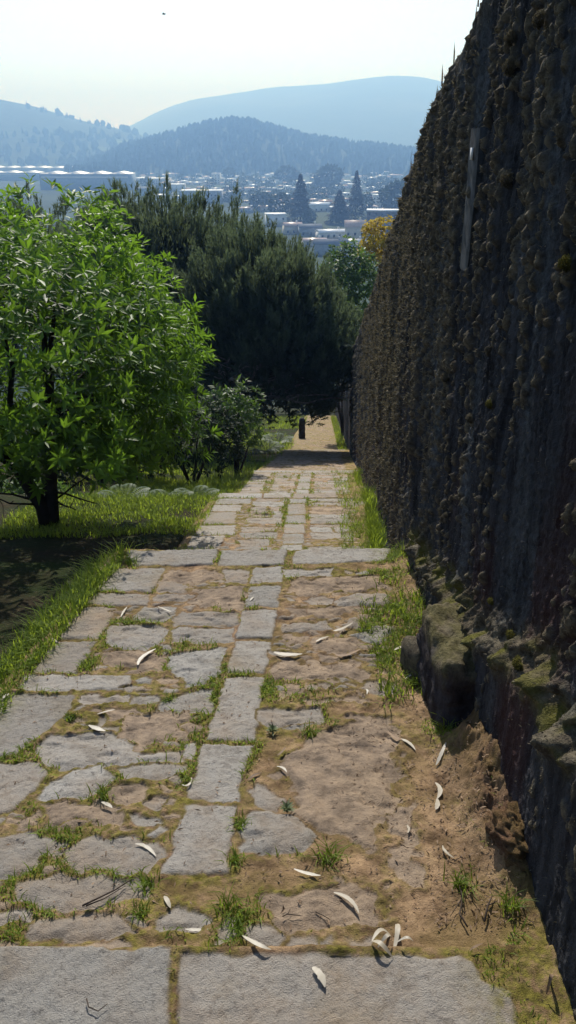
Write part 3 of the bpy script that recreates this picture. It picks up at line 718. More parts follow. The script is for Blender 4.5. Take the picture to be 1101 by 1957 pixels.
p = at_d(728, 465, 38); gz = gpt(p[0], p[1]); bush('yellow_flowering_tree', 'yellow flowering tree showing just above the mossy wall', 'tree', gz, p + (0, 0, -.2), (1.05, 1.0, 1.35), 620, .15, .09, M['yellow'], seed=8, tone=(.2, 1), lump=.4)

# ================================================================== PINES
def pine(label, base, C, rad, n, shear, seed, limbs):
    T = empty('pine_tree', base); tag(T, label, 'tree'); b = np.array(base, float); C = np.array(C, float); rad = np.array(rad, float)
    mb = MB(); fork = b + (C - b) * np.array([.12, .12, .22]); fork[2] = b[2] + 1.3
    top = C + (0, 0, rad[2] * .5); mb.tube(np.array([b - (0, 0, .2), b + (fork - b) * .5, fork, (fork + top) / 2 + (.1, 0, .2), top]) - b, [.24, .2, .17, .11, .04], 8)
    mb.build('trunk', M['bark'], T, True)
    for e in limbs:
        e = np.array(e, float); q = limb(fork + RNG.normal(0, .06, 3) + (0, 0, RNG.uniform(-.1, .5)), e, .05, 9, .10)
        br = MB(); br.tube(q - b, np.linspace(.085, .02, 9), 6)
        for k in range(11):
            s = q[2 + k % 7]; t = s + np.array([RNG.normal(0, .45), RNG.normal(0, .45), RNG.uniform(-.35, .5)]) + (e - q[0]) * .12
            br.tube(limb(s, t, .03, 5, .12) - b, np.linspace(.022, .006, 5), 4)
        br.build('branch', M['branch'], T, True)
    parts = []
    def R(d): 
        k = 1 + .15 * fbm(d[:, 0] * 2.3 + seed, d[:, 1] * 2.3, d[:, 2] * 1.5, 3, 400 + seed) + .16 * fbm(d[:, 0] * 7, d[:, 1] * 7, d[:, 2] * 2.4, 2, 410 + seed)
        return k
    def keep_low(P): P[:, 2] = np.maximum(P[:, 2], C[2] - rad[2] * .86 + .5 * fbm(P[:, 0] * .9, P[:, 1] * .9, 0, 3, 420 + seed)); return P
    # plumes: upright bundles of shoots, lit tips and shaded feet painted into the tone
    np_ = n // 9; d = sphere_dirs(np_); d = d[d[:, 2] > -.9]
    openf = (d[:, 2] < -.12) & (d[:, 1] < .3); d = d[~openf | (RNG.random(len(d)) < .35)]
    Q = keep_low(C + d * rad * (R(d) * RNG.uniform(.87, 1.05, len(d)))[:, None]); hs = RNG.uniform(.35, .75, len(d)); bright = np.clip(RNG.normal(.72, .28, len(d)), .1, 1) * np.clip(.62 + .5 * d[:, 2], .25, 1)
    Q[:, 2] -= shear * np.clip(Q[:, 0] - C[0] + .3, 0, 4) * sstep(-1.5, .5, Q[:, 2] - C[2])
    ns = 13; m = len(d) * ns
    u = RNG.random((len(d), ns)); off = RNG.normal(0, .105, (len(d), ns, 3)) * (1.15 - .75 * u)[..., None]; off[..., 2] = (u - .45) * hs[:, None]
    P = (Q[:, None] + off + (d * np.array([1, 1, 0]))[:, None] * (.22 * (u - .4))[..., None]).reshape(-1, 3); dd = np.repeat(d, ns, 0); u = u.ravel(); br_ = np.repeat(bright, ns)
    A = unit(dd * np.array([.35, .35, .15]) + np.array([0, 0, 1.0]) + RNG.normal(0, .13, (m, 3))); A = np.where((dd[:, 2] < -.15)[:, None], unit(A + dd * .8), A)
    Ls = RNG.uniform(.14, .30, m); nn_ = 16; t = RNG.random((m, nn_)); Pn = P[:, None] + A[:, None] * (t * Ls[:, None])[..., None]
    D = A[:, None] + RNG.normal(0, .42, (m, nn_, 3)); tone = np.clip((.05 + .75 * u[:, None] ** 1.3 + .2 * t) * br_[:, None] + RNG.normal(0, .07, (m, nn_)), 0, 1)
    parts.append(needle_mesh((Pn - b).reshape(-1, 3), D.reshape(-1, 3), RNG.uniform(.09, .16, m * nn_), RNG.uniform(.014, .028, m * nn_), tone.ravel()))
    kk = np.repeat(d[:, 2] > .3, ns) & (u > .8) & (RNG.random(m) < .2); q = P[kk] + A[kk] * Ls[kk, None]
    for w in range(3): parts.append(needle_mesh(q - b, A[kk] + RNG.normal(0, .06, (kk.sum(), 3)), RNG.uniform(.06, .24, kk.sum()), .03, np.full(kk.sum(), .45)))
    nc = n * 2; d = sphere_dirs(nc); d = d[(d[:, 2] > -.88) & ((d[:, 2] > -.15) | (d[:, 1] > .15) | (RNG.random(nc) < .25))]; P = C + d * rad * (R(d) * RNG.uniform(.6, .84, len(d)))[:, None]; P[:, 2] -= shear * np.clip(P[:, 0] - C[0] + .3, 0, 4) * sstep(-1.5, .5, P[:, 2] - C[2])
    P[:, 2] = np.maximum(P[:, 2], C[2] - rad[2] * .84 + .5 * fbm(P[:, 0] * .9, P[:, 1] * .9, 0, 3, 420 + seed))
    parts.append(needle_mesh(P - b, d + np.array([0, 0, .6]) + RNG.normal(0, .5, d.shape), RNG.uniform(.3, .6, len(d)), RNG.uniform(.08, .16, len(d)), RNG.uniform(0, .12, len(d))))  # core needles: inner shade of the crown put into their dark tone
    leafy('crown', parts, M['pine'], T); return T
bx = at_d(398, 868, 24.5)
pine('dark dense pine with brush-like upright shoots arching over the path to the wall', gpt(bx[0], bx[1]), at_d(515, 640, 23.6), (2.65, 2.6, 2.8), 9000, .38, 1,
     [at_d(560, 660, 22.5), at_d(500, 735, 22), at_d(600, 730, 23), at_d(640, 700, 24), at_d(470, 700, 21.5), at_d(550, 765, 22.5), at_d(520, 690, 21.8), at_d(440, 680, 22), at_d(590, 770, 22.6)])
bx = at_d(330, 872, 26)
pine('broad dark pine rising behind the chestnut tree on the left', gpt(bx[0], bx[1]), at_d(300, 610, 26), (3.75, 2.8, 3.45), 10500, 0, 2, [at_d(300, 700, 25), at_d(400, 640, 25), at_d(420, 720, 24), at_d(200, 650, 26)])
bx = at_d(20, 880, 33)
pine('third pine, partly hidden at the far left behind the chestnut crown', gpt(bx[0], bx[1]), at_d(60, 590, 31), (4.4, 3.2, 3.9), 4500, 0, 3, [at_d(60, 700, 30)])

# dark trees on the slope where the path drops out of sight
for k, (x, y, r, h) in enumerate(((-2.5, 52, 2.2, 5.0), (1.2, 56, 2.4, 5.6), (5.0, 57, 2.2, 5.5), (-7, 50, 3, 6))):
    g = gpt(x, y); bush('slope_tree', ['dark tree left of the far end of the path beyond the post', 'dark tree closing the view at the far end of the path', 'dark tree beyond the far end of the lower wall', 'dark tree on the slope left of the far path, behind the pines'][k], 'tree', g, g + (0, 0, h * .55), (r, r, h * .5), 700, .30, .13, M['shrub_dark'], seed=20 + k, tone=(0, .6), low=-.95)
# ================================================================== GRASS
def zone(n, yr, xf, hr, wr, lean, tone, dens=None, logy=False):
    y = yr[0] * (yr[1] / yr[0]) ** RNG.random(n) if logy else RNG.uniform(*yr, n)
    a, c = xf(y); x = a + (c - a) * RNG.random(n)
    if dens is not None: k = RNG.random(n) < dens(x, y); x, y = x[k], y[k]
    z = np.asarray(terrain(x, y)); 
    for i in (1, 2, 3, 4, 5):
        y0, y1, _, _ = TREADS[i]; inn = (y > y0) & (y < y1) & (x > XL(y) - .05) & (x < XW(y)); z = np.where(inn, np.maximum(z, tread_z(i, y) - .005 + (mound(x, y) if i == 1 else 0)), z)
    m = len(x); g = np.clip(.5 + .5 * fbm(x * 2, y * 2, 0, 3, 500), 0, 1)
    return blade_mesh(np.c_[x, y, z - .01], RNG.uniform(*hr, m) * (.55 + .9 * g), RNG.uniform(*wr, m), RNG.uniform(*lean, m), np.clip(RNG.uniform(*tone, m) * (.6 + .6 * g), 0, 1))
nz = lambda s, seed, lo=-.2, hi=.3: (lambda x, y: sstep(lo, hi, fbm(x * s, y * s, 0, 3, seed)))
gl = [zone(9000, (2.2, 6.6), lambda y: (XL(y) - .22, XL(y) + .03), (.04, .14), (.004, .009), (.3, 1.1), (.3, 1), nz(2.5, 601, -.5, .1)),
      zone(11000, (2.6, 10), lambda y: (XL(y) - 4, XL(y) - .25), (.03, .10), (.004, .010), (.3, 1.1), (.0, .35), nz(1.4, 602, -.1, .4)),  # short dark grass, darkened further in tone for the tree's shade
      zone(30000, (7.6, 14.5), lambda y: (XL(y) - 2.3, XL(y) + .02), (.035, .13), (.006, .012), (.3, 1.0), (.4, 1), nz(1.1, 603, -.45, .05)),
      zone(9000, (12.5, 20), lambda y: (XL(y) - 3.5, XL(y) + .02), (.08, .25), (.008, .014), (.3, 1.0), (.3, 1), nz(.9, 604))]
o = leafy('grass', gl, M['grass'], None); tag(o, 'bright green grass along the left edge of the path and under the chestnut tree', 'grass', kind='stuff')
gr = [zone(11000, (3.0, 16), lambda y: (XW(y) - .30 - .02 * y, XW(y) - .01), (.03, .13), (.004, .009), (.3, 1.1), (.4, 1), nz(2.5, 605, -.35, .25), True),
      zone(5000, (4.9, 15), lambda y: (XW(y) - .16, XW(y)), (.10, .26), (.006, .011), (.3, .9), (.5, 1), nz(1.5, 606, -.3, .3), True),
      zone(16000, (1.7, 4.4), lambda y: (XW(y) - .34, XW(y) - .02), (.006, .03), (.0025, .005), (.4, 1.5), (.2, .9), nz(4, 607, -.25, .2))]
o = leafy('grass', gr, M['grass'], None); tag(o, 'grass and weeds growing along the foot of the mossy wall', 'grass', kind='stuff')
gf = [zone(9000, (21, 47), lambda y: (XL(y) - 3.2, XL(y) + .1), (.10, .32), (.012, .025), (.3, 1), (.5, 1), nz(.6, 608)),
      zone(2500, (24, 47), lambda y: (XW(y) - .3, XW(y)), (.10, .25), (.012, .02), (.3, 1), (.4, 1)),
      zone(2500, (24, 48), lambda y: (XL(y), XW(y) - .2), (.02, .07), (.01, .02), (.5, 1.3), (.4, 1), nz(.9, 609))]
o = leafy('grass', gf, M['grass'], None); tag(o, 'sunlit grass beside the far end of the path beyond the pine', 'grass', kind='stuff')
# weeds in the joints
pp = []
for i, V, m in MOSSPTS:
    if i > 3 or not len(V): continue
    n = {0: 900, 1: 9000, 2: 4000, 3: 2500}[i]
    g = fbm(V[:, 0] * 3.5, V[:, 1] * 3.5, 0, 3, 640); pr = sstep(-.15, .35, g) * m; pr /= pr.sum()
    k = RNG.choice(len(V), n, p=pr); P = V[k] + np.c_[RNG.normal(0, .004, (n, 2)), np.full(n, -.003)]
    pp.append(blade_mesh(P, RNG.uniform(.006, .026, n) * (1 + .4 * i), RNG.uniform(.002, .0042, n) * (1 + .4 * i), RNG.uniform(.4, 1.6, n), RNG.uniform(.3, 1, n)))
o = leafy('joint_weeds', pp, M['grass'], None); tag(o, 'tiny weeds and moss sprouting in the joints between the paving stones', 'weeds', kind='stuff')

# ================================================================== FERNS
def fern(px, py, D, size, label, nf=9, base=None):
    b = at_d(px, py, D) if base is None else np.array(base, float)
    if base is None: b[2] = float(terrain(b[0], b[1])) - .02
    parts = []
    for k in range(nf):
        a = 6.28 * k / nf + RNG.normal(0, .25); d = np.array([math.cos(a), math.sin(a), 0]); t = np.linspace(.12, 1, 15)
        pos = d * (t * size)[:, None] * .85 + np.array([0, 0, 1]) * (size * (1.0 * t - .72 * t * t))[:, None]
        sd = np.array([-d[1], d[0], 0]); wl = size * .30 * np.sin(np.clip(t * 1.02, 0, 1) * math.pi) ** .8 + .01
        for s in (-1, 1): parts.append(leaf_mesh(pos, sd * s + d * .35 + np.array([0, 0, -.1]), np.tile([0, 0, 1.], (15, 1)), wl, .035 * size / .5 + np.zeros(15), .1, .1, RNG.uniform(.3, 1, 15)))
        parts.append(leaf_mesh(pos[:1] * .2, pos[-1:] - pos[:1] * .2, np.array([[0, 0, 1.]]), size, .012, .1, .25))
    V, F, T = merge(parts); o = mesh('fern', V, F, M['fern'], None, {'tone': T}, loc=b); tag(o, label, 'fern', 'ferns beside the path'); return o
fern(318, 925, 11.5, .55, 'pale fern in the grass right of the chestnut, nearer one of two')
fern(372, 935, 12.2, .50, 'pale spreading fern between the chestnut grass patch and the dark shade')
fern(236, 920, 10.8, .45, 'fern half shaded under the right side of the chestnut crown')
fern(505, 852, 26, .8, 'blue-green fern on the sunlit bank left of the far path')
fern(530, 835, 30, .8, 'fern on the far sunlit bank close to the dark stone post')
zz = float(np.interp(21.5, *[[20, 22.5], [-7.2, -8.0]])); fern(0, 0, 1, .55, 'small fern sprouting from the far top end of the tall mossy wall', 6, (wall_x(22.2, -5.2) - .03, 22.2, -5.1))
# ================================================================== SMALL THINGS ON THE PATH
def on_path(px, py):
    r = ray(px, py)
    for i in (0, 1, 2):
        y0, y1, z0, s = TREADS[i]; k = (z0 + .022 + s * y0) / (r[2] + s * r[1]); p = r * k
        if p[1] <= y1 + .02: break
    if i == 1: p[2] += float(mound(p[0], p[1]))
    return p, i
def curved_leaf(pts, wid, mat, curl=.3, lift=.012):
    """a fallen sickle-shaped leaf as a little curled strip through ground points"""
    pts = np.array(pts, float); t0 = np.linspace(0, 1, len(pts)); t = np.linspace(0, 1, 11)
    c = np.stack([np.interp(t, t0, pts[:, k]) for k in range(3)], 1)
    if len(pts) == 3:
        c = np.stack([(1 - t) ** 2 * pts[0, k] + 2 * t * (1 - t) * (2 * pts[1, k] - .5 * (pts[0, k] + pts[2, k])) + t * t * pts[2, k] for k in range(3)], 1)
    tan = unit(np.gradient(c, axis=0)); sd = unit(np.cross(tan, np.array([0, 0, 1.])))
    w = wid * RNG.uniform(.75, 1.1) * (1 + RNG.normal(0, .08, 11)) * np.sin(np.clip(t * .93 + .05, 0, 1) * math.pi) ** .7
    z = lift * np.sin(t * math.pi * RNG.uniform(.6, 1.3)) + .004
    V = []
    for k, e in ((-1, 1.), (-.4, .25), (.4, .25), (1, 1.)):
        V.append(c + sd * (w * .5 * k)[:, None] + np.array([0, 0, 1]) * (z + e * curl * w * .5)[:, None])
    V = np.stack(V, 1).reshape(-1, 3)
    return V, grid_faces(11, 4)
LEAF_GROUP = 'fallen leaves on the path'
def fallen(px_pts, wpx, label, mat='fallen', curl=.05, lift=.004):
    P = [on_path(*p)[0] for p in px_pts]; o0 = np.mean(P, 0)
    D = o0[1] * CP - o0[2] * SP; wid = .72 * wpx / FPX * D
    V, F = curved_leaf(np.array(P) - o0, wid, mat, curl, lift)
    o = mesh('fallen_leaf', V, F, M[mat], None, {'tone': np.tile([RNG.uniform(.0, 1), 0, 0], (len(V), 1)) * RNG.uniform(.5, 1.1, (len(V), 1))}, True, loc=o0)
    tag(o, label, 'leaf', LEAF_GROUP); return o
fallen([(259, 1614), (280, 1621), (298, 1638)], 13, 'pale leaf lying left of the centre strip, on a stone above the black seed pod')
fallen([(562, 1662), (588, 1672), (613, 1676)], 13, 'white sickle leaf below the square block beside the centre strip')
fallen([(638, 1707), (668, 1722), (686, 1747)], 15, 'curled cream leaf with notched edge on bare earth right of the strip')
fallen([(463, 1789), (490, 1806), (518, 1815)], 12, 'slim white leaf on the small cobbles just above the front slabs')
fallen([(354, 1777), (375, 1780), (398, 1776)], 11, 'white leaf lying on the rounded stone near the front slabs')
fallen([(314, 1714), (320, 1724), (326, 1736)], 12, 'small folded pale leaf on the earth below the end of the centre strip')
for pts, w, l in (([(756, 1768), (759, 1790), (752, 1813)], 15, 'upright pale leaf of the leaf heap by the front slab'), ([(710, 1800), (727, 1818), (752, 1832)], 13, 'long lowest leaf of the leaf heap by the front slab'),
                  ([(711, 1799), (730, 1790), (752, 1786)], 12, 'top left leaf of the leaf heap by the front slab'), ([(757, 1803), (775, 1806), (789, 1806)], 10, 'small leaf at the right end of the leaf heap'), ([(722, 1812), (738, 1803), (748, 1796)], 12, 'short inner leaf of the leaf heap by the front slab')):
    fallen(pts, w, l, lift=.03)
fallen([(597, 1850), (612, 1866), (621, 1889)], 19, 'wide white leaf lying on the front granite slab')
fallen([(832, 1497), (841, 1512), (835, 1528)], 12, 'upper leaf of a pale pair at the foot of the earth bank')
fallen([(835, 1528), (836, 1540), (832, 1549)], 12, 'lower leaf of a pale pair at the foot of the earth bank')
fallen([(777, 1578), (781, 1586), (779, 1595)], 9, 'tiny pale oval leaf alone on the bare brown earth')
fallen([(739, 1398), (756, 1412), (770, 1416)], 9, 'brown and white leaf on the brown rock, upper of a crossing pair', 'fallen_dark')
fallen([(762, 1413), (780, 1421), (794, 1436)], 10, 'white leaf on the brown rock, lower of a crossing pair')
fallen([(851, 1433), (842, 1450), (833, 1463)], 12, 'pale leaf leaning on the left flank of the earth bank')
fallen([(846, 1617), (851, 1630), (868, 1641)], 10, 'small pale leaf below the earth bank in the weeds')
fallen([(474, 1491), (486, 1484), (500, 1477)], 9, 'dark edged leaf beside the centre strip and the small grey stone', 'fallen_dark')
fallen([(529, 1466), (541, 1470), (548, 1479)], 9, 'small cream leaf at the left edge of the brown rock')
fallen([(530, 1445), (538, 1440), (546, 1430)], 6, 'dark brown sliver leaf at the upper left of the brown rock', 'fallen_dark')
fallen([(264, 1272), (272, 1258), (298, 1242)], 10, 'pale bent leaf above the brown earth patch left of the strip')
fallen([(170, 1387), (184, 1394), (202, 1398)], 12, 'white leaf near the left edge slabs beside a flat grey stone')
fallen([(194, 1534), (206, 1540), (215, 1546)], 11, 'pale leaf beside the dark green weed left of the strip')
fallen([(99, 1220), (104, 1226), (112, 1229)], 10, 'pale curled leaf at the left border slabs by the grass')
fallen([(231, 1180), (237, 1170), (243, 1160)], 7, 'narrow leaf standing on edge beside the left border slab')
fallen([(302, 1160), (314, 1166), (328, 1171)], 6, 'thin pale leaf on the worn stones below the far slab row')
fallen([(524, 1247), (546, 1253), (578, 1251)], 15, 'wide pale leaf immediately right of the centre strip')
fallen([(637, 1206), (652, 1204), (674, 1192)], 10, 'white leaf at the grassy patch right of the strip, larger of two')
fallen([(604, 1227), (616, 1222), (628, 1216)], 9, 'white leaf at the grassy patch right of the strip, smaller of two')
fallen([(641, 1252), (660, 1254), (690, 1242)], 9, 'dark curled leaf with pale tip above the flat brown stone', 'fallen_dark')
fallen([(6, 1336), (12, 1331), (17, 1326)], 12, 'pale leaf at the extreme left edge beside the border slabs')
fallen([(478, 1149), (482, 1145), (485, 1141)], 5, 'tiny pale leaf on the centre strip')
fallen([(348, 1501), (361, 1502), (367, 1488)], 7, 'curved yellowish leaf beside the oval stone left of the strip')
fallen([(698, 1318), (702, 1322), (701, 1328)], 7, 'small white leaf near the brown rock and the grass')
fallen([(772, 1300), (786, 1292), (798, 1287)], 6, 'thin pale leaf in the grass by the dark stone block')
fallen([(186, 1366), (204, 1362), (220, 1358)], 7, 'slim pale leaf on the brown stone near the left border slabs')
fallen([(898, 1818), (908, 1812), (922, 1806)], 8, 'pinkish brown leaf in the weeds near the front slab', 'fallen_dark')
fallen([(1044, 1902), (1050, 1885), (1053, 1868)], 12, 'beige leaf propped against the foot of the wall', 'fallen_dark', .3, .05)
fallen([(750, 1245), (762, 1240), (775, 1236)], 8, 'pale leaf lying in the weeds above the dark stone block')
# small dry litter: crumbs of leaf, straw and bark nobody could count
n = 5500; y = 1.75 * (9.5 / 1.75) ** RNG.random(n); a = np.where(RNG.random(n) < .6, XW(y) - np.abs(RNG.normal(0, .28, n)) - .02, XL(y) + RNG.random(n) * (XW(y) - XL(y)))
ok = (a > XL(y)) & ~((y > 4.93) & (y < 5.9)); y, a = y[ok], a[ok]; z = np.where(y < 4.95, tread_z(1, y), tread_z(2, y)) + np.where(y < 4.95, mound(a, y), 0) + .022; n = len(y)
V, F, T = leaf_mesh(np.c_[a, y, z], np.c_[RNG.normal(size=(n, 2)), RNG.normal(0, .25, n)], np.tile([0, 0, 1.], (n, 1)) + RNG.normal(0, .3, (n, 3)), RNG.uniform(.006, .028, n), RNG.uniform(.002, .008, n), .3, .2)
o = mesh('leaf_litter', V, F, M['fallen_dark'], None, {'tone': T}); tag(o, 'scattered crumbs of dry leaf, straw and bark lying on the path', 'litter', kind='stuff')
# seed pod and twigs
def twig_obj(name, label, cat, chains, mat):
    all_ = [[on_path(*p)[0] for p in c] for c in chains]; o0 = np.mean(all_[0], 0); mb = MB()
    for c, (ra, rb) in zip(all_, [x[1] for x in mat[1]] if False else mat[1]):
        q = np.array(c) - o0; q[:, 2] += ra + .006; mb.tube(q, np.linspace(ra, rb, len(q)), 5)
    o = mb.build(name, mat[0], None, True, loc=o0); tag(o, label, cat); return o
twig_obj('seed_pod', 'long black split seed pod lying across stones left of the strip', 'seed pod', [[(158, 1735), (185, 1722), (220, 1705), (254, 1683)], [(165, 1735), (200, 1721), (240, 1697)]], (M['twig'], [(.0035, .002), (.003, .001)]))
twig_obj('dry_twig', 'forked dry twig on the weeds between bare earth and the wall foot', 'twig', [[(893, 1775), (878, 1750), (884, 1718), (877, 1695)], [(884, 1718), (860, 1755)]], (M['twig'], [(.003, .002), (.002, .001)]))
twig_obj('dry_twig', 'short dark twig beside the earth bank near the wall foot', 'twig', [[(925, 1765), (932, 1735), (940, 1718)], [(932, 1735), (950, 1728)]], (M['twig'], [(.004, .002), (.002, .001)]))
twig_obj('dry_twig', 'hooked black twig on the front granite slab', 'twig', [[(166, 1912), (170, 1928), (188, 1936), (206, 1922)]], (M['twig'], [(.0022, .0012)]))
twig_obj('dry_twig', 'thin branching brown twig on bare earth right of the centre strip', 'twig', [[(540, 1755), (550, 1750), (555, 1740)], [(548, 1750), (578, 1754)]], (M['twig'], [(.002, .001), (.002, .001)]))
twig_obj('dry_twig', 'short twig lying right of the cream notched leaf', 'twig', [[(603, 1746), (616, 1752), (630, 1760)]], (M['twig'], [(.002, .001)]))

def weed(px, py, kind, r, label):
    r *= .74
    p, i = on_path(px, py); p[2] -= .01
    if kind == 'rosette':
        n = 22; a = np.arange(n) * 2.4; el = np.linspace(.15, 1.1, n); D = np.c_[np.cos(a) * np.cos(el), np.sin(a) * np.cos(el), np.sin(el)]
        V, F, T = leaf_mesh(np.zeros((n, 3)) + [0, 0, .012], D, np.tile([0, 0, 1.], (n, 1)) + D * .1, r * RNG.uniform(.6, 1.1, n), r * .28, .2, .15); mt = M['rosette']
    else:
        n = 60; P = np.c_[RNG.normal(0, r * .35, (n, 2)), np.zeros(n)]
        V, F, T = blade_mesh(P, RNG.uniform(.5, 1.2, n) * r, RNG.uniform(.003, .006, n), RNG.uniform(.3, 1.5, n), RNG.uniform(.1, .9, n) * (.5 if kind == 'dark' else 1)); mt = M['grass']
    o = mesh('weed', V, F, mt, None, {'tone': T}, loc=p); tag(o, label, 'weed', 'weeds between the paving stones')
weed(548, 1547, 'rosette', .055, 'grey-green rosette weed above the square block beside the strip')
weed(521, 1397, 'rosette', .055, 'grey-green rosette weed right of the centre strip, upper of two')
weed(628, 1640, 'grass', .085, 'spiky green weed tuft at the right corner of the square block')
weed(437, 1742, 'grass', .09, 'yellow-green grass tuft below the end of the centre strip')
weed(455, 1770, 'grass', .05, 'low grass tuft beside the small front cobbles')
weed(197, 1520, 'dark', .06, 'dark green weed patch beside the pale grey stone')
weed(282, 1690, 'grass', .065, 'fine green tuft at the lower left end of the centre strip')
weed(450, 1645, 'grass', .05, 'small leafy tuft between centre strip and square block')
weed(460, 1575, 'grass', .06, 'green tuft in the joint right of the centre strip')
weed(268, 1745, 'grass', .05, 'low tuft right of the stone under the seed pod')
weed(170, 1275, 'grass', .07, 'green tuft in the corner of the left border slabs')
weed(250, 1077, 'grass', .09, 'grass tuft on the left end of the far slab row')
weed(325, 1335, 'grass', .05, 'small tuft on the brown earth left of the strip')
weed(590, 1400, 'grass', .06, 'tuft at the upper left edge of the bare brown rock')
weed(136, 1370, 'dark', .05, 'dark tuft between the two large left slabs')
weed(700, 1200, 'grass', .10, 'bright grass clump on the right half of the path')
weed(855, 1262 + 138, 'grass', .10, 'light green sprout at the foot of the dark stone block')
weed(885, 1690, 'grass', .08, 'weed tuft below the brown earth bank')
weed(975, 1735, 'grass', .07, 'pale green sprout at the wall foot near the front')

# ================================================================== STONE BLOCK AND ROCKS AT THE WALL FOOT
def rock(name, label, cat, c, d, mat, seed, rz=0, sub=14, sharp=6, amp=.04, attrs=None, fq=1.0):
    """a rough squared rock: super-ellipsoid with noise"""
    n, m = sub * 2, sub * 2
    u = np.linspace(-math.pi / 2, math.pi / 2, n); v = np.linspace(-math.pi, math.pi, m, endpoint=False)
    U, Vv = np.meshgrid(u, v, indexing='ij'); D = np.stack([np.cos(U) * np.cos(Vv), np.cos(U) * np.sin(Vv), np.sin(U)], -1).reshape(-1, 3)
    k = (np.abs(D) ** sharp).sum(1) ** (-1 / sharp); P = D * k[:, None]
    P = P * (1 + amp * 3 * fbm(P[:, 0] * 1.5 * fq + seed, P[:, 1] * 1.5 * fq, P[:, 2] * 1.5 * fq, 4, seed))[:, None] * np.array(d) / 2
    if rz: P = P @ np.array([[math.cos(rz), math.sin(rz), 0], [-math.sin(rz), math.cos(rz), 0], [0, 0, 1]])
    i = np.arange(n - 1)[:, None] * m; j = np.arange(m)[None]
    F = np.stack([i + j, i + (j + 1) % m, i + m + (j + 1) % m, i + m + j], -1).reshape(-1, 4)
    at = None
    if attrs is not None: at = {'cov': attrs(P / (np.array(d) / 2))}
    o = mesh(name, P, F, mat, None, at, True, loc=c); tag(o, label, cat); return o
mossy = lambda P: np.c_[sstep(.35, .95, P[:, 2] + .3 * fbm(P[:, 0] * 3, P[:, 1] * 3, P[:, 2] * 3, 3, 6)) * .95, np.zeros(len(P)), sstep(.6, 1.1, P[:, 2] + .5 * fbm(P[:, 0] * 4, P[:, 1] * 4, 0, 3, 8)) * .4, np.full(len(P), .3)]
BLK = rock('stone_block', 'dark squared stone block with mossy top jutting from the wall foot', 'stone', (.82, 3.08, tread_z(1, 3.08) + .15), (.36, .56, .50), M['wall'], 21, .04, 40, 7, .05, mossy, 2.2)
rock('rock', 'small brown rock at the left corner of the dark stone block', 'rock', (.655, 3.34, tread_z(1, 3.34) + .07), (.16, .22, .24), M['wall'], 22, .3, 12, 3, .06, lambda P: np.c_[np.full(len(P), .8), np.zeros((len(P), 2)), np.full(len(P), .2)])
rock('rock', 'brown clod of earth in front of the wall, below the earth bank', 'rock', (.80, 2.06, tread_z(1, 2.06) + .10), (.17, .22, .17), M['path'], 23, .3, 30, 2.6, .13, lambda P: np.c_[np.zeros(len(P)), np.ones(len(P)), np.zeros((len(P), 2))], 3.0)

# moss clumps on the wall: parts of the wall
def moss_clump(px, py, r, yellow=False):
    # march along the ray to meet the wall
    rr = ray(px, py); best = None
    for D in np.geomspace(1.2, 22, 1500):
        p = rr * D
        if p[1] < 1: continue
        if p[0] >= wall_x(p[1], p[2]): best = p; break
    if best is None: return
    r = r * .75; n = 900; d = sphere_dirs(n); d[:, 0] = -np.abs(d[:, 0]); P = d * r * np.array([.8, 1, .75]) * (1 + .3 * fbm(d[:, 0] * 3, d[:, 1] * 3, d[:, 2] * 3, 2, 3))[:, None] * RNG.uniform(.5, 1, n)[:, None]
    V, F, T = blade_mesh(P, RNG.uniform(.10, .22, n) * r, RNG.uniform(.06, .12, n) * r, RNG.uniform(.5, 1.5, n), np.clip(.5 + .5 * d[:, 2] + RNG.normal(0, .15, n), 0, 1))
    o = mesh('moss_clump', V, F, M['moss'] if yellow else M['wallmoss'], WALL, {'tone': T * (1.2 if yellow else .5)}, loc=best + (-.01, 0, 0))
for a in ((985, 1215, .04, True), (1000, 1270, .045, True), (943, 773, .035, True), (858, 722, .05), (1092, 505, .045, True), (905, 800, .04), (858, 985, .03), (935, 1020, .03), (1042, 40, .05), (985, 75, .05),
          (980, 345, .06), (985, 130, .06), (945, 1150, .03, True)):
    moss_clump(*a)
# crumbs of moss and rootlets all over the wall face, too many to count
s, Z, X = WS; LM = WALL_LM['mossy_wall3']; ni, nj = Z.shape
w = (.10 + 1.6 * np.clip(LM, 0, 1) ** 1.5) / (s[:, None] / 2.0) ** .7; w[(s > 17)] = 0; ds_ = np.gradient(s)[:, None]; w = (w * ds_).ravel(); w /= w.sum()
k = RNG.choice(ni * nj, 60000, p=w); ii, jj = k // nj, k % nj
sc = np.clip(s[ii] / 4.0, .7, 2.6)
P = np.c_[X[ii, jj] + .004, s[ii] + RNG.normal(0, .004, len(k)), Z[ii, jj] + RNG.normal(0, .004, len(k))]
D = np.c_[-np.abs(RNG.normal(.6, .5, len(k))), RNG.normal(0, .6, len(k)), RNG.normal(.25, .6, len(k))]
V, F, T = needle_mesh(P, D, RNG.uniform(.008, .024, len(k)) * sc, RNG.uniform(.003, .008, len(k)) * sc, np.clip(RNG.normal(.5, .25, len(k)), 0, 1))
o = mesh('moss', V, F, M['wallmoss'], WALL, {'tone': T}); o['kind'] = 'stuff'
# stalks standing along the top of the wall
n = 1700; y = 2.6 * (22.5 / 2.6) ** RNG.random(n); P = []
s, Z, X = WS
z = np.array([np.interp(v, s, Z[:, -1]) for v in y]); x = np.array([np.interp(v, s, X[:, -1]) for v in y]) + RNG.uniform(-.02, .35, n)
big = RNG.random(n) ** 4
V, F, T = blade_mesh(np.c_[x, y, z - .02], .02 + .21 * big * np.clip(y / 8, .3, 1.3), .006 + .002 * y / 3, RNG.uniform(.0, .25, n), RNG.uniform(0, 1, n))
o = mesh('stalks', V, F, M['dry'], WALL, {'tone': T}); o['kind'] = 'stuff'
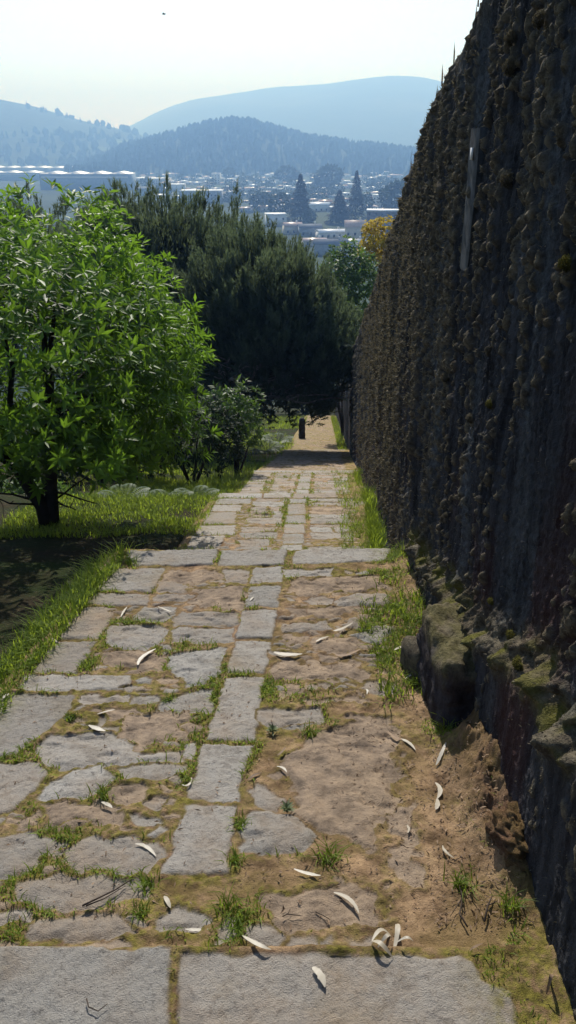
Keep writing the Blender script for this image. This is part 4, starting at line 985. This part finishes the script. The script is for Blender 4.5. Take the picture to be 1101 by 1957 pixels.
# grey board standing against the wall
yb = 5.35
p0, p1 = at_y(888, 520, yb), at_y(905, 246, yb)
xw = min(wall_x(yb, p0[2]), wall_x(yb, p1[2])) + .02
PL = empty('wooden_board', (xw, yb, p0[2])); tag(PL, 'narrow weathered grey board standing upright in the face of the mossy wall', 'board')
# board: find where the rays meet the wall so that it stands in the face
def hit_wall(px, py):
    rr = ray(px, py)
    for D in np.geomspace(1.2, 22, 3000):
        p = rr * D
        if p[1] > 1 and p[0] >= wall_x(p[1], p[2]) - .015: return p
a, b = hit_wall(888, 522), hit_wall(904, 246)
yb = (a[1] + b[1]) / 2; zb0, zb1 = a[2], b[2]
PL.location = (float(np.mean([wall_x(yb, z) for z in np.linspace(zb0, zb1, 9)])) + .012, yb, zb0)
h = zb1 - zb0
mb = MB(); n = 18; zz = np.linspace(0, h, n)
for k in range(n - 1): pass
prof = [(-.025, -.095), (-.03, -.06), (-.027, -.02), (-.031, .04), (-.026, .095)]
V = np.array([[px_ + .003 * fbm(z * 6, py_ * 9, 0, 2, 4) , py_ + .008 * fbm(z * 3, 0, 5, 2, 6), z] for z in zz for px_, py_ in prof])
mesh('plank', V, grid_faces(n, 5)[:, ::-1], M['plank'], PL)
mb = MB(); mb.box((.0, 0, h / 2), (.05, .18, h)); mb.build('backing', M['plank'], PL)
mb = MB(); mb.box((-.036, -.01, h * .83), (.006, .04, .05)); mb.build('metal_tag', M['metal'], PL)

# dark stone post beside the far path
xy = to_tread(5, [(577, 838)])[0]; p = np.array([xy[0], xy[1], tread_z(5, xy[1]) - .06])
hp = .92; n = 12; zz = np.linspace(0, hp, n); a = np.linspace(0, 6.283, 12, endpoint=False)
V = []
for z in zz:
    w = .13 * (1 - .08 * z) * (1 - .35 * sstep(hp - .09, hp, z)); c_ = np.abs(np.cos(a)) ** 6 + np.abs(np.sin(a)) ** 6
    V.append(np.c_[np.cos(a) * c_ ** (-1 / 6) * w, np.sin(a) * c_ ** (-1 / 6) * w, np.full(12, z)] + .012 * RNG.normal(size=(12, 3)) * (1, 1, 0))
V = np.concatenate(V); V = np.vstack([V, [[0, 0, hp + .01]]])
q = np.array([(i * 12 + j, i * 12 + (j + 1) % 12, (i + 1) * 12 + (j + 1) % 12, (i + 1) * 12 + j) for i in range(n - 1) for j in range(12)]); tt = np.array([((n - 1) * 12 + j, (n - 1) * 12 + (j + 1) % 12, n * 12) for j in range(12)])
o = mesh('stone_post', V, [q, tt], M['post'], loc=p); tag(o, 'dark squared stone post at the left edge of the far path under the pine', 'post')

# small bird far up in the sky
p = at_d(313, 27, 70); mb = MB()
mb.tube([(-.16, 0, 0), (-.08, 0, .01), (.05, 0, .0), (.15, 0, .02), (.2, 0, .02)], [.01, .045, .055, .035, .01], 6)
mb.add([(-.02, 0, .03), (.08, 0, .03), (.03, .22, .10), (-.06, .42, .03), (.02, -.22, .10), (-.06, -.42, .03)], t=[(0, 1, 2), (0, 2, 3), (1, 0, 4), (4, 0, 5)])
mb.add([(-.14, .0, 0), (-.28, .05, 0), (-.28, -.05, 0)], t=[(0, 1, 2)])
o = mb.build('bird', M['post'], None, False, loc=p); tag(o, 'tiny dark bird high in the pale sky at the upper left', 'bird')

# ================================================================== HILLS
def hill(name, label, crest, Yc, depth, back, mat, seed, rough, base_z=-46, nx=220, ny=46, rn=1.0):
    px = np.linspace(crest[0][0], crest[-1][0], nx); py = np.interp(px, [c[0] for c in crest], [c[1] for c in crest])
    k = np.ones(7) / 7; py = np.convolve(np.pad(py, 3, 'edge'), k, 'valid')
    R = np.array([at_y(a, b, Yc) for a, b in zip(px, py)])
    t = np.concatenate([np.linspace(0, 1, ny), 1 + np.linspace(.05, 1, 14)])
    Y = np.where(t <= 1, Yc - depth + depth * t, Yc + back * (t - 1))
    f = np.where(t <= 1, np.sin(np.clip(t, 0, 1) * math.pi / 2) ** 1.25, 1 - sstep(0, 1, t - 1))
    YY = np.repeat(Y[None], nx, 0); XX = R[:, 0:1] * (YY / Yc)
    ZZ = base_z + (R[:, 2:3] - base_z) * f[None]
    am = rough * np.minimum(t, 1)[None] * np.where(t <= 1, np.sin(np.clip(t, 0, 1) * math.pi) ** .6 + .12, .3)[None]
    ZZ = ZZ + am * fbm(XX / Yc * 9, YY / Yc * 9, 0, 5, seed) * (R[:, 2:3] - base_z) 
    o = mesh(name, np.c_[XX.ravel(), YY.ravel(), ZZ.ravel()], grid_faces(nx, len(t)), M[mat], smooth=True)
    tag(o, label, 'hill', kind='structure'); return XX, YY, ZZ, t
hill('hill', 'hazy blue mountain ridge farthest away on the skyline', [(-700, 420), (-200, 330), (120, 285), (245, 246), (300, 215), (380, 190), (470, 178), (520, 168), (600, 165), (700, 153), (760, 148), (830, 155), (880, 168), (1000, 200), (1200, 240), (1700, 330)], 5600, 2600, 1500, 'mountain', 51, .10)
LH = hill('hill', 'blue hill with pale meadows sloping down from the left edge', [(-900, 150), (-300, 165), (-50, 185), (0, 192), (60, 203), (110, 217), (170, 235), (215, 244), (260, 254), (330, 280), (420, 310), (560, 335)], 3100, 1100, 900, 'meadow_hill', 52, .10)
WH = hill('hill', 'low wooded hill with conifers along its crest above the town', [(120, 330), (190, 310), (240, 285), (290, 272), (340, 258), (400, 242), (440, 236), (480, 239), (520, 250), (580, 266), (620, 273), (680, 281), (740, 287), (800, 296), (900, 300), (1300, 310)], 2050, 520, 500, 'wooded_hill', 53, .10)
# woods on the hills: one mass
def forest(n, H, hr, name, label, sel, wk=.34):
    XX, YY, ZZ, t = H; V, F, T = [], [], []; k = 0
    front = np.where(t <= 1.04)[0]
    for _ in range(n):
        i = RNG.integers(1, XX.shape[0] - 1); j = front[RNG.integers(1, len(front))]
        if _ < n // 4: j = front[-1] - RNG.integers(0, 3)
        fx = RNG.random(); x = XX[i, j] * fx + XX[i + 1 - 2 * (i > 1), j] * (1 - fx) + RNG.normal(0, 3); y = YY[i, j] + RNG.normal(0, 5); z = ZZ[i, j]
        if not sel(x, y, i / XX.shape[0], t[j]): continue
        h = RNG.uniform(*hr); con = RNG.random() < .6; r = h * (wk * .55 if con else wk)
        m = 6; a = np.arange(m) * 6.283 / m + RNG.random()
        if con: lev = ((.08, .9), (.4, .75), (.75, .35), (1, .02))
        else: lev = ((.05, .5), (.35, 1), (.75, .8), (1, .15))
        vs = np.concatenate([np.c_[x + np.cos(a) * r * q * RNG.uniform(.7, 1.2, m), y + np.sin(a) * r * q * RNG.uniform(.7, 1.2, m), np.full(m, z + h * l - 1) + RNG.normal(0, h * .04, m)] for l, q in lev])
        V.append(vs); tn = RNG.random(); T.append(np.tile([tn, 0, 0], (len(vs), 1)))
        ii = np.arange(3)[:, None] * m; jj = np.arange(m)[None]
        F.append(np.stack([ii + jj, ii + (jj + 1) % m, ii + m + (jj + 1) % m, ii + m + jj], -1).reshape(-1, 4) + k); k += len(vs)
    o = mesh(name, np.concatenate(V), np.concatenate(F), M['forest'], None, {'tone': np.concatenate(T)}); tag(o, label, 'forest', kind='stuff')
forest(5200, WH, (9, 19), 'forest', 'dark blue forest covering the low hill above the town', lambda x, y, u, t: True)
forest(3200, LH, (12, 24), 'forest', 'belts of dark trees across the meadow hill on the left', lambda x, y, u, t: t < .30 or vnoise(x / 160, y / 160, 0, 61) > .56 and t < .93, .5)

# ================================================================== TOWN
VZ = -46
TOWN = {}
def ground_pt(px, py):
    p = on_level(px, py, VZ); 
    p[2] = float(terrain(p[0], p[1])); return p
def house(p, w, d, h, roof_h, wall, roof, rz, label, group=None, windows=0, name='house', flat=False, chimney=False):
    T = empty(name, (p[0], p[1], p[2] - .4), rz); tag(T, label, 'house' if name == 'house' else 'building', group)
    mb = MB(); mb.box((0, 0, h / 2), (w, d, h))
    if not flat: mb.add([(-w / 2, -d / 2, h), (-w / 2, d / 2, h), (-w / 2, 0, h + roof_h), (w / 2, -d / 2, h), (w / 2, d / 2, h), (w / 2, 0, h + roof_h)], t=[(0, 2, 1), (3, 4, 5)])
    mb.build('wall', M[wall], T)
    r = MB(); o = .45; e = .18
    if flat: r.box((0, 0, h + .3), (w + .5, d + .5, .6))
    else:
        for s in (-1, 1):
            a = np.array([[-w / 2 - o, s * (d / 2 + o), h - o * roof_h / (d / 2)], [w / 2 + o, s * (d / 2 + o), h - o * roof_h / (d / 2)], [w / 2 + o, 0, h + roof_h], [-w / 2 - o, 0, h + roof_h]]) + (0, 0, .06)
            r.add(np.vstack([a, a + (0, 0, e)]), q=[(0, 1, 2, 3), (4, 7, 6, 5), (0, 4, 5, 1), (1, 5, 6, 2), (0, 3, 7, 4)] if s < 0 else [(0, 3, 2, 1), (4, 5, 6, 7), (0, 1, 5, 4), (1, 2, 6, 5), (0, 4, 7, 3)])
    ro = r.build('roof', M[roof], T)
    if chimney: c = MB(); c.box((w * .25, d * .1, h + roof_h + .4), (.8, .8, 1.8)); c.build('chimney', M['white_wall'], ro)
    if windows:
        fl = max(1, int(h // 3))
        for f in range(fl):
            for k in range(windows):
                x = (k + .5) / windows * w - w / 2; m = MB(); m.box((x, -d / 2 - .03, 1.7 + f * 2.9), (1.1, .08, 1.4)); m.build('window', M['window'], T)
    return T
# big industrial sheds on the left
def shed(px0, px1, pyb, pyt, wall, roof, label, d=40):
    a, b = ground_pt(px0, pyb), ground_pt(px1, pyb); D = a[1] * CP - a[2] * SP; h = (pyb - pyt) / FPX * D
    w = b[0] - a[0]; T = empty('factory_shed', ((a[0] + b[0]) / 2, a[1] + d / 2, a[2] - .4)); tag(T, label, 'building')
    mb = MB(); mb.box((0, 0, h / 2), (w, d, h)); mb.build('wall', M[wall], T)
    n = max(2, int(w // 25)); r = MB()
    for k in range(n):
        x0 = -w / 2 + w * k / n; x1 = x0 + w / n; rh = 2.4
        v = [(x0, -d / 2 - .3, h), ((x0 + x1) / 2, -d / 2 - .3, h + rh), (x1, -d / 2 - .3, h), (x0, d / 2, h), ((x0 + x1) / 2, d / 2, h + rh), (x1, d / 2, h)]
        r.add(np.array(v) + (0, 0, .05), q=[(0, 3, 4, 1), (1, 4, 5, 2)], t=[(0, 1, 2), (3, 5, 4)])
    r.build('roof', M[roof], T)
    m = MB()
    m.box((0, -d / 2 - .12, h * .80), (w * .96, .1, h * .10))
    m.build('clerestory', M['white_wall'], T)
shed(78, 250, 363, 334, 'blue_wall', 'white_roof', 'large blue-grey factory shed with white roof above the chestnut tree')
shed(-40, 74, 345, 331, 'blue_wall', 'white_roof', 'pale factory shed at the left edge, half hidden by the chestnut top')
shed(-30, 88, 331, 321, 'grey_wall', 'white_roof', 'long white-roofed shed farthest left below the meadow hill', 60)
shed(92, 205, 330, 321, 'grey_wall', 'white_roof', 'long low white-roofed shed behind the blue-grey factory', 60)
# nearest row of houses, individually placed: px, base py, width px, height px
near = [(527, 432, 34, 18, 'white_wall', 'white_roof', 'cream house with flat white roof just above the pine top', True), (559, 447, 30, 18, 'cream_wall', 'pink_roof', 'house with pinkish tiled roof above the pine, left of a blue-grey one', False),
        (592, 450, 38, 18, 'grey_wall', 'slate_roof', 'blue-grey house with a slate roof below the tall dark conifer', False), (634, 455, 50, 14, 'white_wall', 'white_roof', 'long low house with white roof between the slate roofed house and the pink block', False),
        (678, 462, 34, 34, 'cream_wall', 'pink_roof', 'tall pinkish beige block left of the yellow flowering tree', False), (735, 446, 62, 34, 'dark_wall', 'white_roof', 'large dark brick house with white roof terrace behind the yellow tree', True),
        (632, 488, 56, 26, 'grey_wall', 'slate_roof', 'nearest slate-blue gabled house between the pine and the green tree', False), (676, 474, 44, 14, 'white_wall', 'grey_roof', 'low white house with grey roof under the tall pinkish block', False), (600, 470, 40, 12, 'cream_wall', 'pink_roof', 'low house with a pale tiled roof half hidden by the pine shoots', False),
        (610, 405, 34, 14, 'white_wall', 'white_roof', 'bright white house between the two tall dark conifers', False), (622, 394, 22, 10, 'white_wall', 'tile_roof', 'small tile-roofed white house behind the bright white one', False), (722, 398, 18, 20, 'white_wall', 'white_roof', 'narrow white block right of the right-hand tall conifer', True),
        (386, 388, 70, 20, 'grey_wall', 'white_roof', 'long grey office block with white roof line above the middle of the pine', True), (414, 352, 14, 16, 'white_wall', 'white_roof', 'small white tower block above the long grey office block', True), (338, 364, 30, 10, 'white_wall', 'white_roof', 'white flat building right of the factory shed', True),
        (290, 352, 60, 9, 'cream_wall', 'white_roof', 'long low white hall right of the big factory shed', True), (282, 372, 40, 14, 'blue_wall', 'slate_roof', 'slate-roofed hall below the long low white hall', False)]
OCC = []
for (px, pyb, w, h, wa, ro, lab, flat) in near:
    p = ground_pt(px, pyb); D = p[1] * CP - p[2] * SP; W = 1.12 * w / FPX * D; Hh = 1.15 * h / FPX * D; OCC.append((px, pyb, w))
    rh = 0 if flat else Hh * .24
    house(p, W, W * .9 if w < 45 else W * .55, Hh - rh, rh, wa, ro, RNG.uniform(-.25, .25), lab, None, max(2, int(W // 3.2)) if pyb > 400 or w > 40 else 3, 'apartment_block' if (flat and h > 15) else 'house', flat, chimney=not flat)
# the rest of the town
bands = [(322, 337, (255, 820), 58, 'tiny distant house at the foot of the wooded hill'), (338, 356, (255, 800), 110, 'small pale house in the far half of the town'), (357, 380, (300, 800), 70, 'small house in the middle of the town above the pine'), (381, 408, (470, 800), 36, 'small house in the near half of the town among the trees')]
for y0, y1, (xa, xb), n, lab in bands:
    k = 0; tries = 0
    while k < n and tries < 3000:
        tries += 1
        px, py = RNG.uniform(xa, xb), RNG.uniform(y0, y1)
        wpx = RNG.uniform(9, 18) * (.7 + (py - 320) / 110)
        if any(abs(px - q[0]) < (wpx + q[2]) * .38 and abs(py - q[1]) < 4.5 + (py - 320) * .07 for q in OCC): continue
        if py > 365 and (abs(px - 575) < 20 or abs(px - 678) < 16): continue
        OCC.append((px, py, wpx)); p = ground_pt(px, py); D = p[1] * CP - p[2] * SP; W = wpx / FPX * D; Hh = W * RNG.uniform(.25, .5); k += 1
        flat = RNG.random() < .12
        house(p, W, W * RNG.uniform(.8, 1.3), Hh, W * .10, RNG.choice(['white_wall', 'white_wall', 'cream_wall', 'grey_wall']), RNG.choice(['white_roof', 'white_roof', 'tile_roof', 'pink_roof', 'grey_roof']), RNG.uniform(-.8, .8), lab, lab.replace('house', 'houses'), 2 if py > 345 else 0, 'house', flat)
# town trees
def town_tree(px, pyb, pyt, wpx, label, group=None, conifer=False, n=420):
    p = ground_pt(px, pyb); D = p[1] * CP - p[2] * SP; h = (pyb - pyt) / FPX * D; w = wpx / FPX * D
    T = empty('conifer_tree' if conifer else 'town_tree', p - (0, 0, .3)); tag(T, label, 'tree', group)
    mb = MB(); mb.tube([(0, 0, 0), (0, 0, h * .3), (0, 0, h * (.95 if conifer else .6))], [.035 * h * .6, .025 * h * .6, .004 * h], 6); mb.build('trunk', M['bark'], T)
    if conifer:
        t = RNG.random(n) ** .8; a = RNG.random(n) * 6.283; r = w / 2 * (1 - t) ** .85 * RNG.uniform(.45, 1.05, n) * (1 + .25 * np.sin(t * 34)); P = np.c_[np.cos(a) * r, np.sin(a) * r, h * (.05 + .95 * t)]
        Dr = np.c_[np.cos(a), np.sin(a), RNG.uniform(-.5, .1, n)]; L = w * .20 * (1.1 - .7 * t); V, F, Tn = leaf_mesh(P, Dr, np.tile([0, 0, 1.], (n, 1)), L, L * .55, .2, .2); mt = M['town_conifer']
    else:
        d = sphere_dirs(n); f = 1 + .3 * fbm(d[:, 0] * 2.2 + px, d[:, 1] * 2.2, d[:, 2] * 2.2, 3, 77); P = d * np.array([w / 2, w / 2, h * .42]) * (f * RNG.uniform(.75, 1.03, n))[:, None] + (0, 0, h * .56)
        L = w * .17; V, F, Tn = leaf_mesh(P, d + RNG.normal(0, .6, d.shape), d + RNG.normal(0, .5, d.shape), L, L * .7, .2, .2); mt = M['town_tree']
    mesh('crown', V, F, mt, T, {'tone': Tn})
town_tree(574, 425, 340, 42, 'tall dark conifer, left one of the pair standing over the town', conifer=True, n=1700)
town_tree(679, 424, 334, 34, 'tall dark conifer, right one of the pair standing over the town', conifer=True, n=1700)
town_tree(648, 430, 368, 44, 'shorter dark conifer standing just left of the right tall conifer', conifer=True, n=1500)
town_tree(536, 418, 374, 40, 'rounded dark tree left of the left tall conifer')
town_tree(700, 408, 372, 22, 'small dark tree touching the right side of the right tall conifer')
town_tree(760, 412, 355, 64, 'large bright green round tree near the mossy wall')
town_tree(628, 360, 321, 50, 'big rounded blue-green tree behind the tall conifers')
town_tree(548, 350, 322, 44, 'rounded pale tree on the far side of town left of the big rounded one')
town_tree(500, 404, 372, 40, 'pale green town tree above the right part of the pine')
town_tree(590, 428, 405, 26, 'low green tree at the foot of the left tall conifer')
town_tree(312, 376, 352, 30, 'green tree beside the slate-roofed hall right of the factory')
town_tree(438, 344, 322, 22, 'tree behind the small white tower block')
OT = [(574, 420, 42), (679, 420, 36)]
for y0, y1, (xa, xb), n, lab in ((324, 340, (250, 820), 40, 'small hazy tree at the far edge of the town'), (341, 362, (270, 800), 44, 'small rounded tree among the houses in the middle of the town'), (363, 400, (430, 800), 34, 'dark rounded tree among the nearer town houses')):
    for k in range(n):
        px, py = RNG.uniform(xa, xb), RNG.uniform(y0, y1); s = .7 + (py - 320) / 70
        town_tree(px, py, py - RNG.uniform(8, 14) * s, RNG.uniform(10, 20) * s, lab, lab.replace('tree', 'trees'), n=160)

# ================================================================== HAZE (air with real scattering, thickening only over kilometres)
def haze():
    ys = np.array([-20, 0, 60, 200, 600, 1200, 2000, 3000, 4500, 6000, 9000.]); zt = 25 + 480 * (1 - np.exp(-np.clip(ys, 0, None) / 2600)); hw = 60 + .9 * np.clip(ys, 0, None)
    V = []
    for y, z, w in zip(ys, zt, hw): V += [(-w, y, -80), (w, y, -80), (w, y, z), (-w, y, z)]
    q = []
    for i in range(len(ys) - 1):
        a, b = i * 4, i * 4 + 4
        for j in range(4): q.append((a + j, b + j, b + (j + 1) % 4, a + (j + 1) % 4))
    q.append((0, 1, 2, 3)); e = (len(ys) - 1) * 4; q.append((e + 3, e + 2, e + 1, e))
    t = NT('valley_haze'); v = t.n('ShaderNodeVolumeScatter', Density=HAZE_D, Anisotropy=.35); v.inputs['Color'].default_value = HAZE_C
    ab = t.n('ShaderNodeVolumeAbsorption', Density=HAZE_D * .12); ab.inputs['Color'].default_value = (0, .6, 1, 1)
    ad = t.n('ShaderNodeAddShader'); t.t.links.new(v.outputs[0], ad.inputs[0]); t.t.links.new(ab.outputs[0], ad.inputs[1])
    t.t.links.new(ad.outputs[0], t.out.inputs['Volume']); t.m.cycles.homogeneous_volume = True
    o = mesh('haze', V, np.array(q), t.m); tag(o, 'thin blue sunlit haze filling the valley between the town and the hills', 'haze', kind='stuff')
HAZE_D, HAZE_C = .00052, (.28, .52, 1.0, 1)
haze()
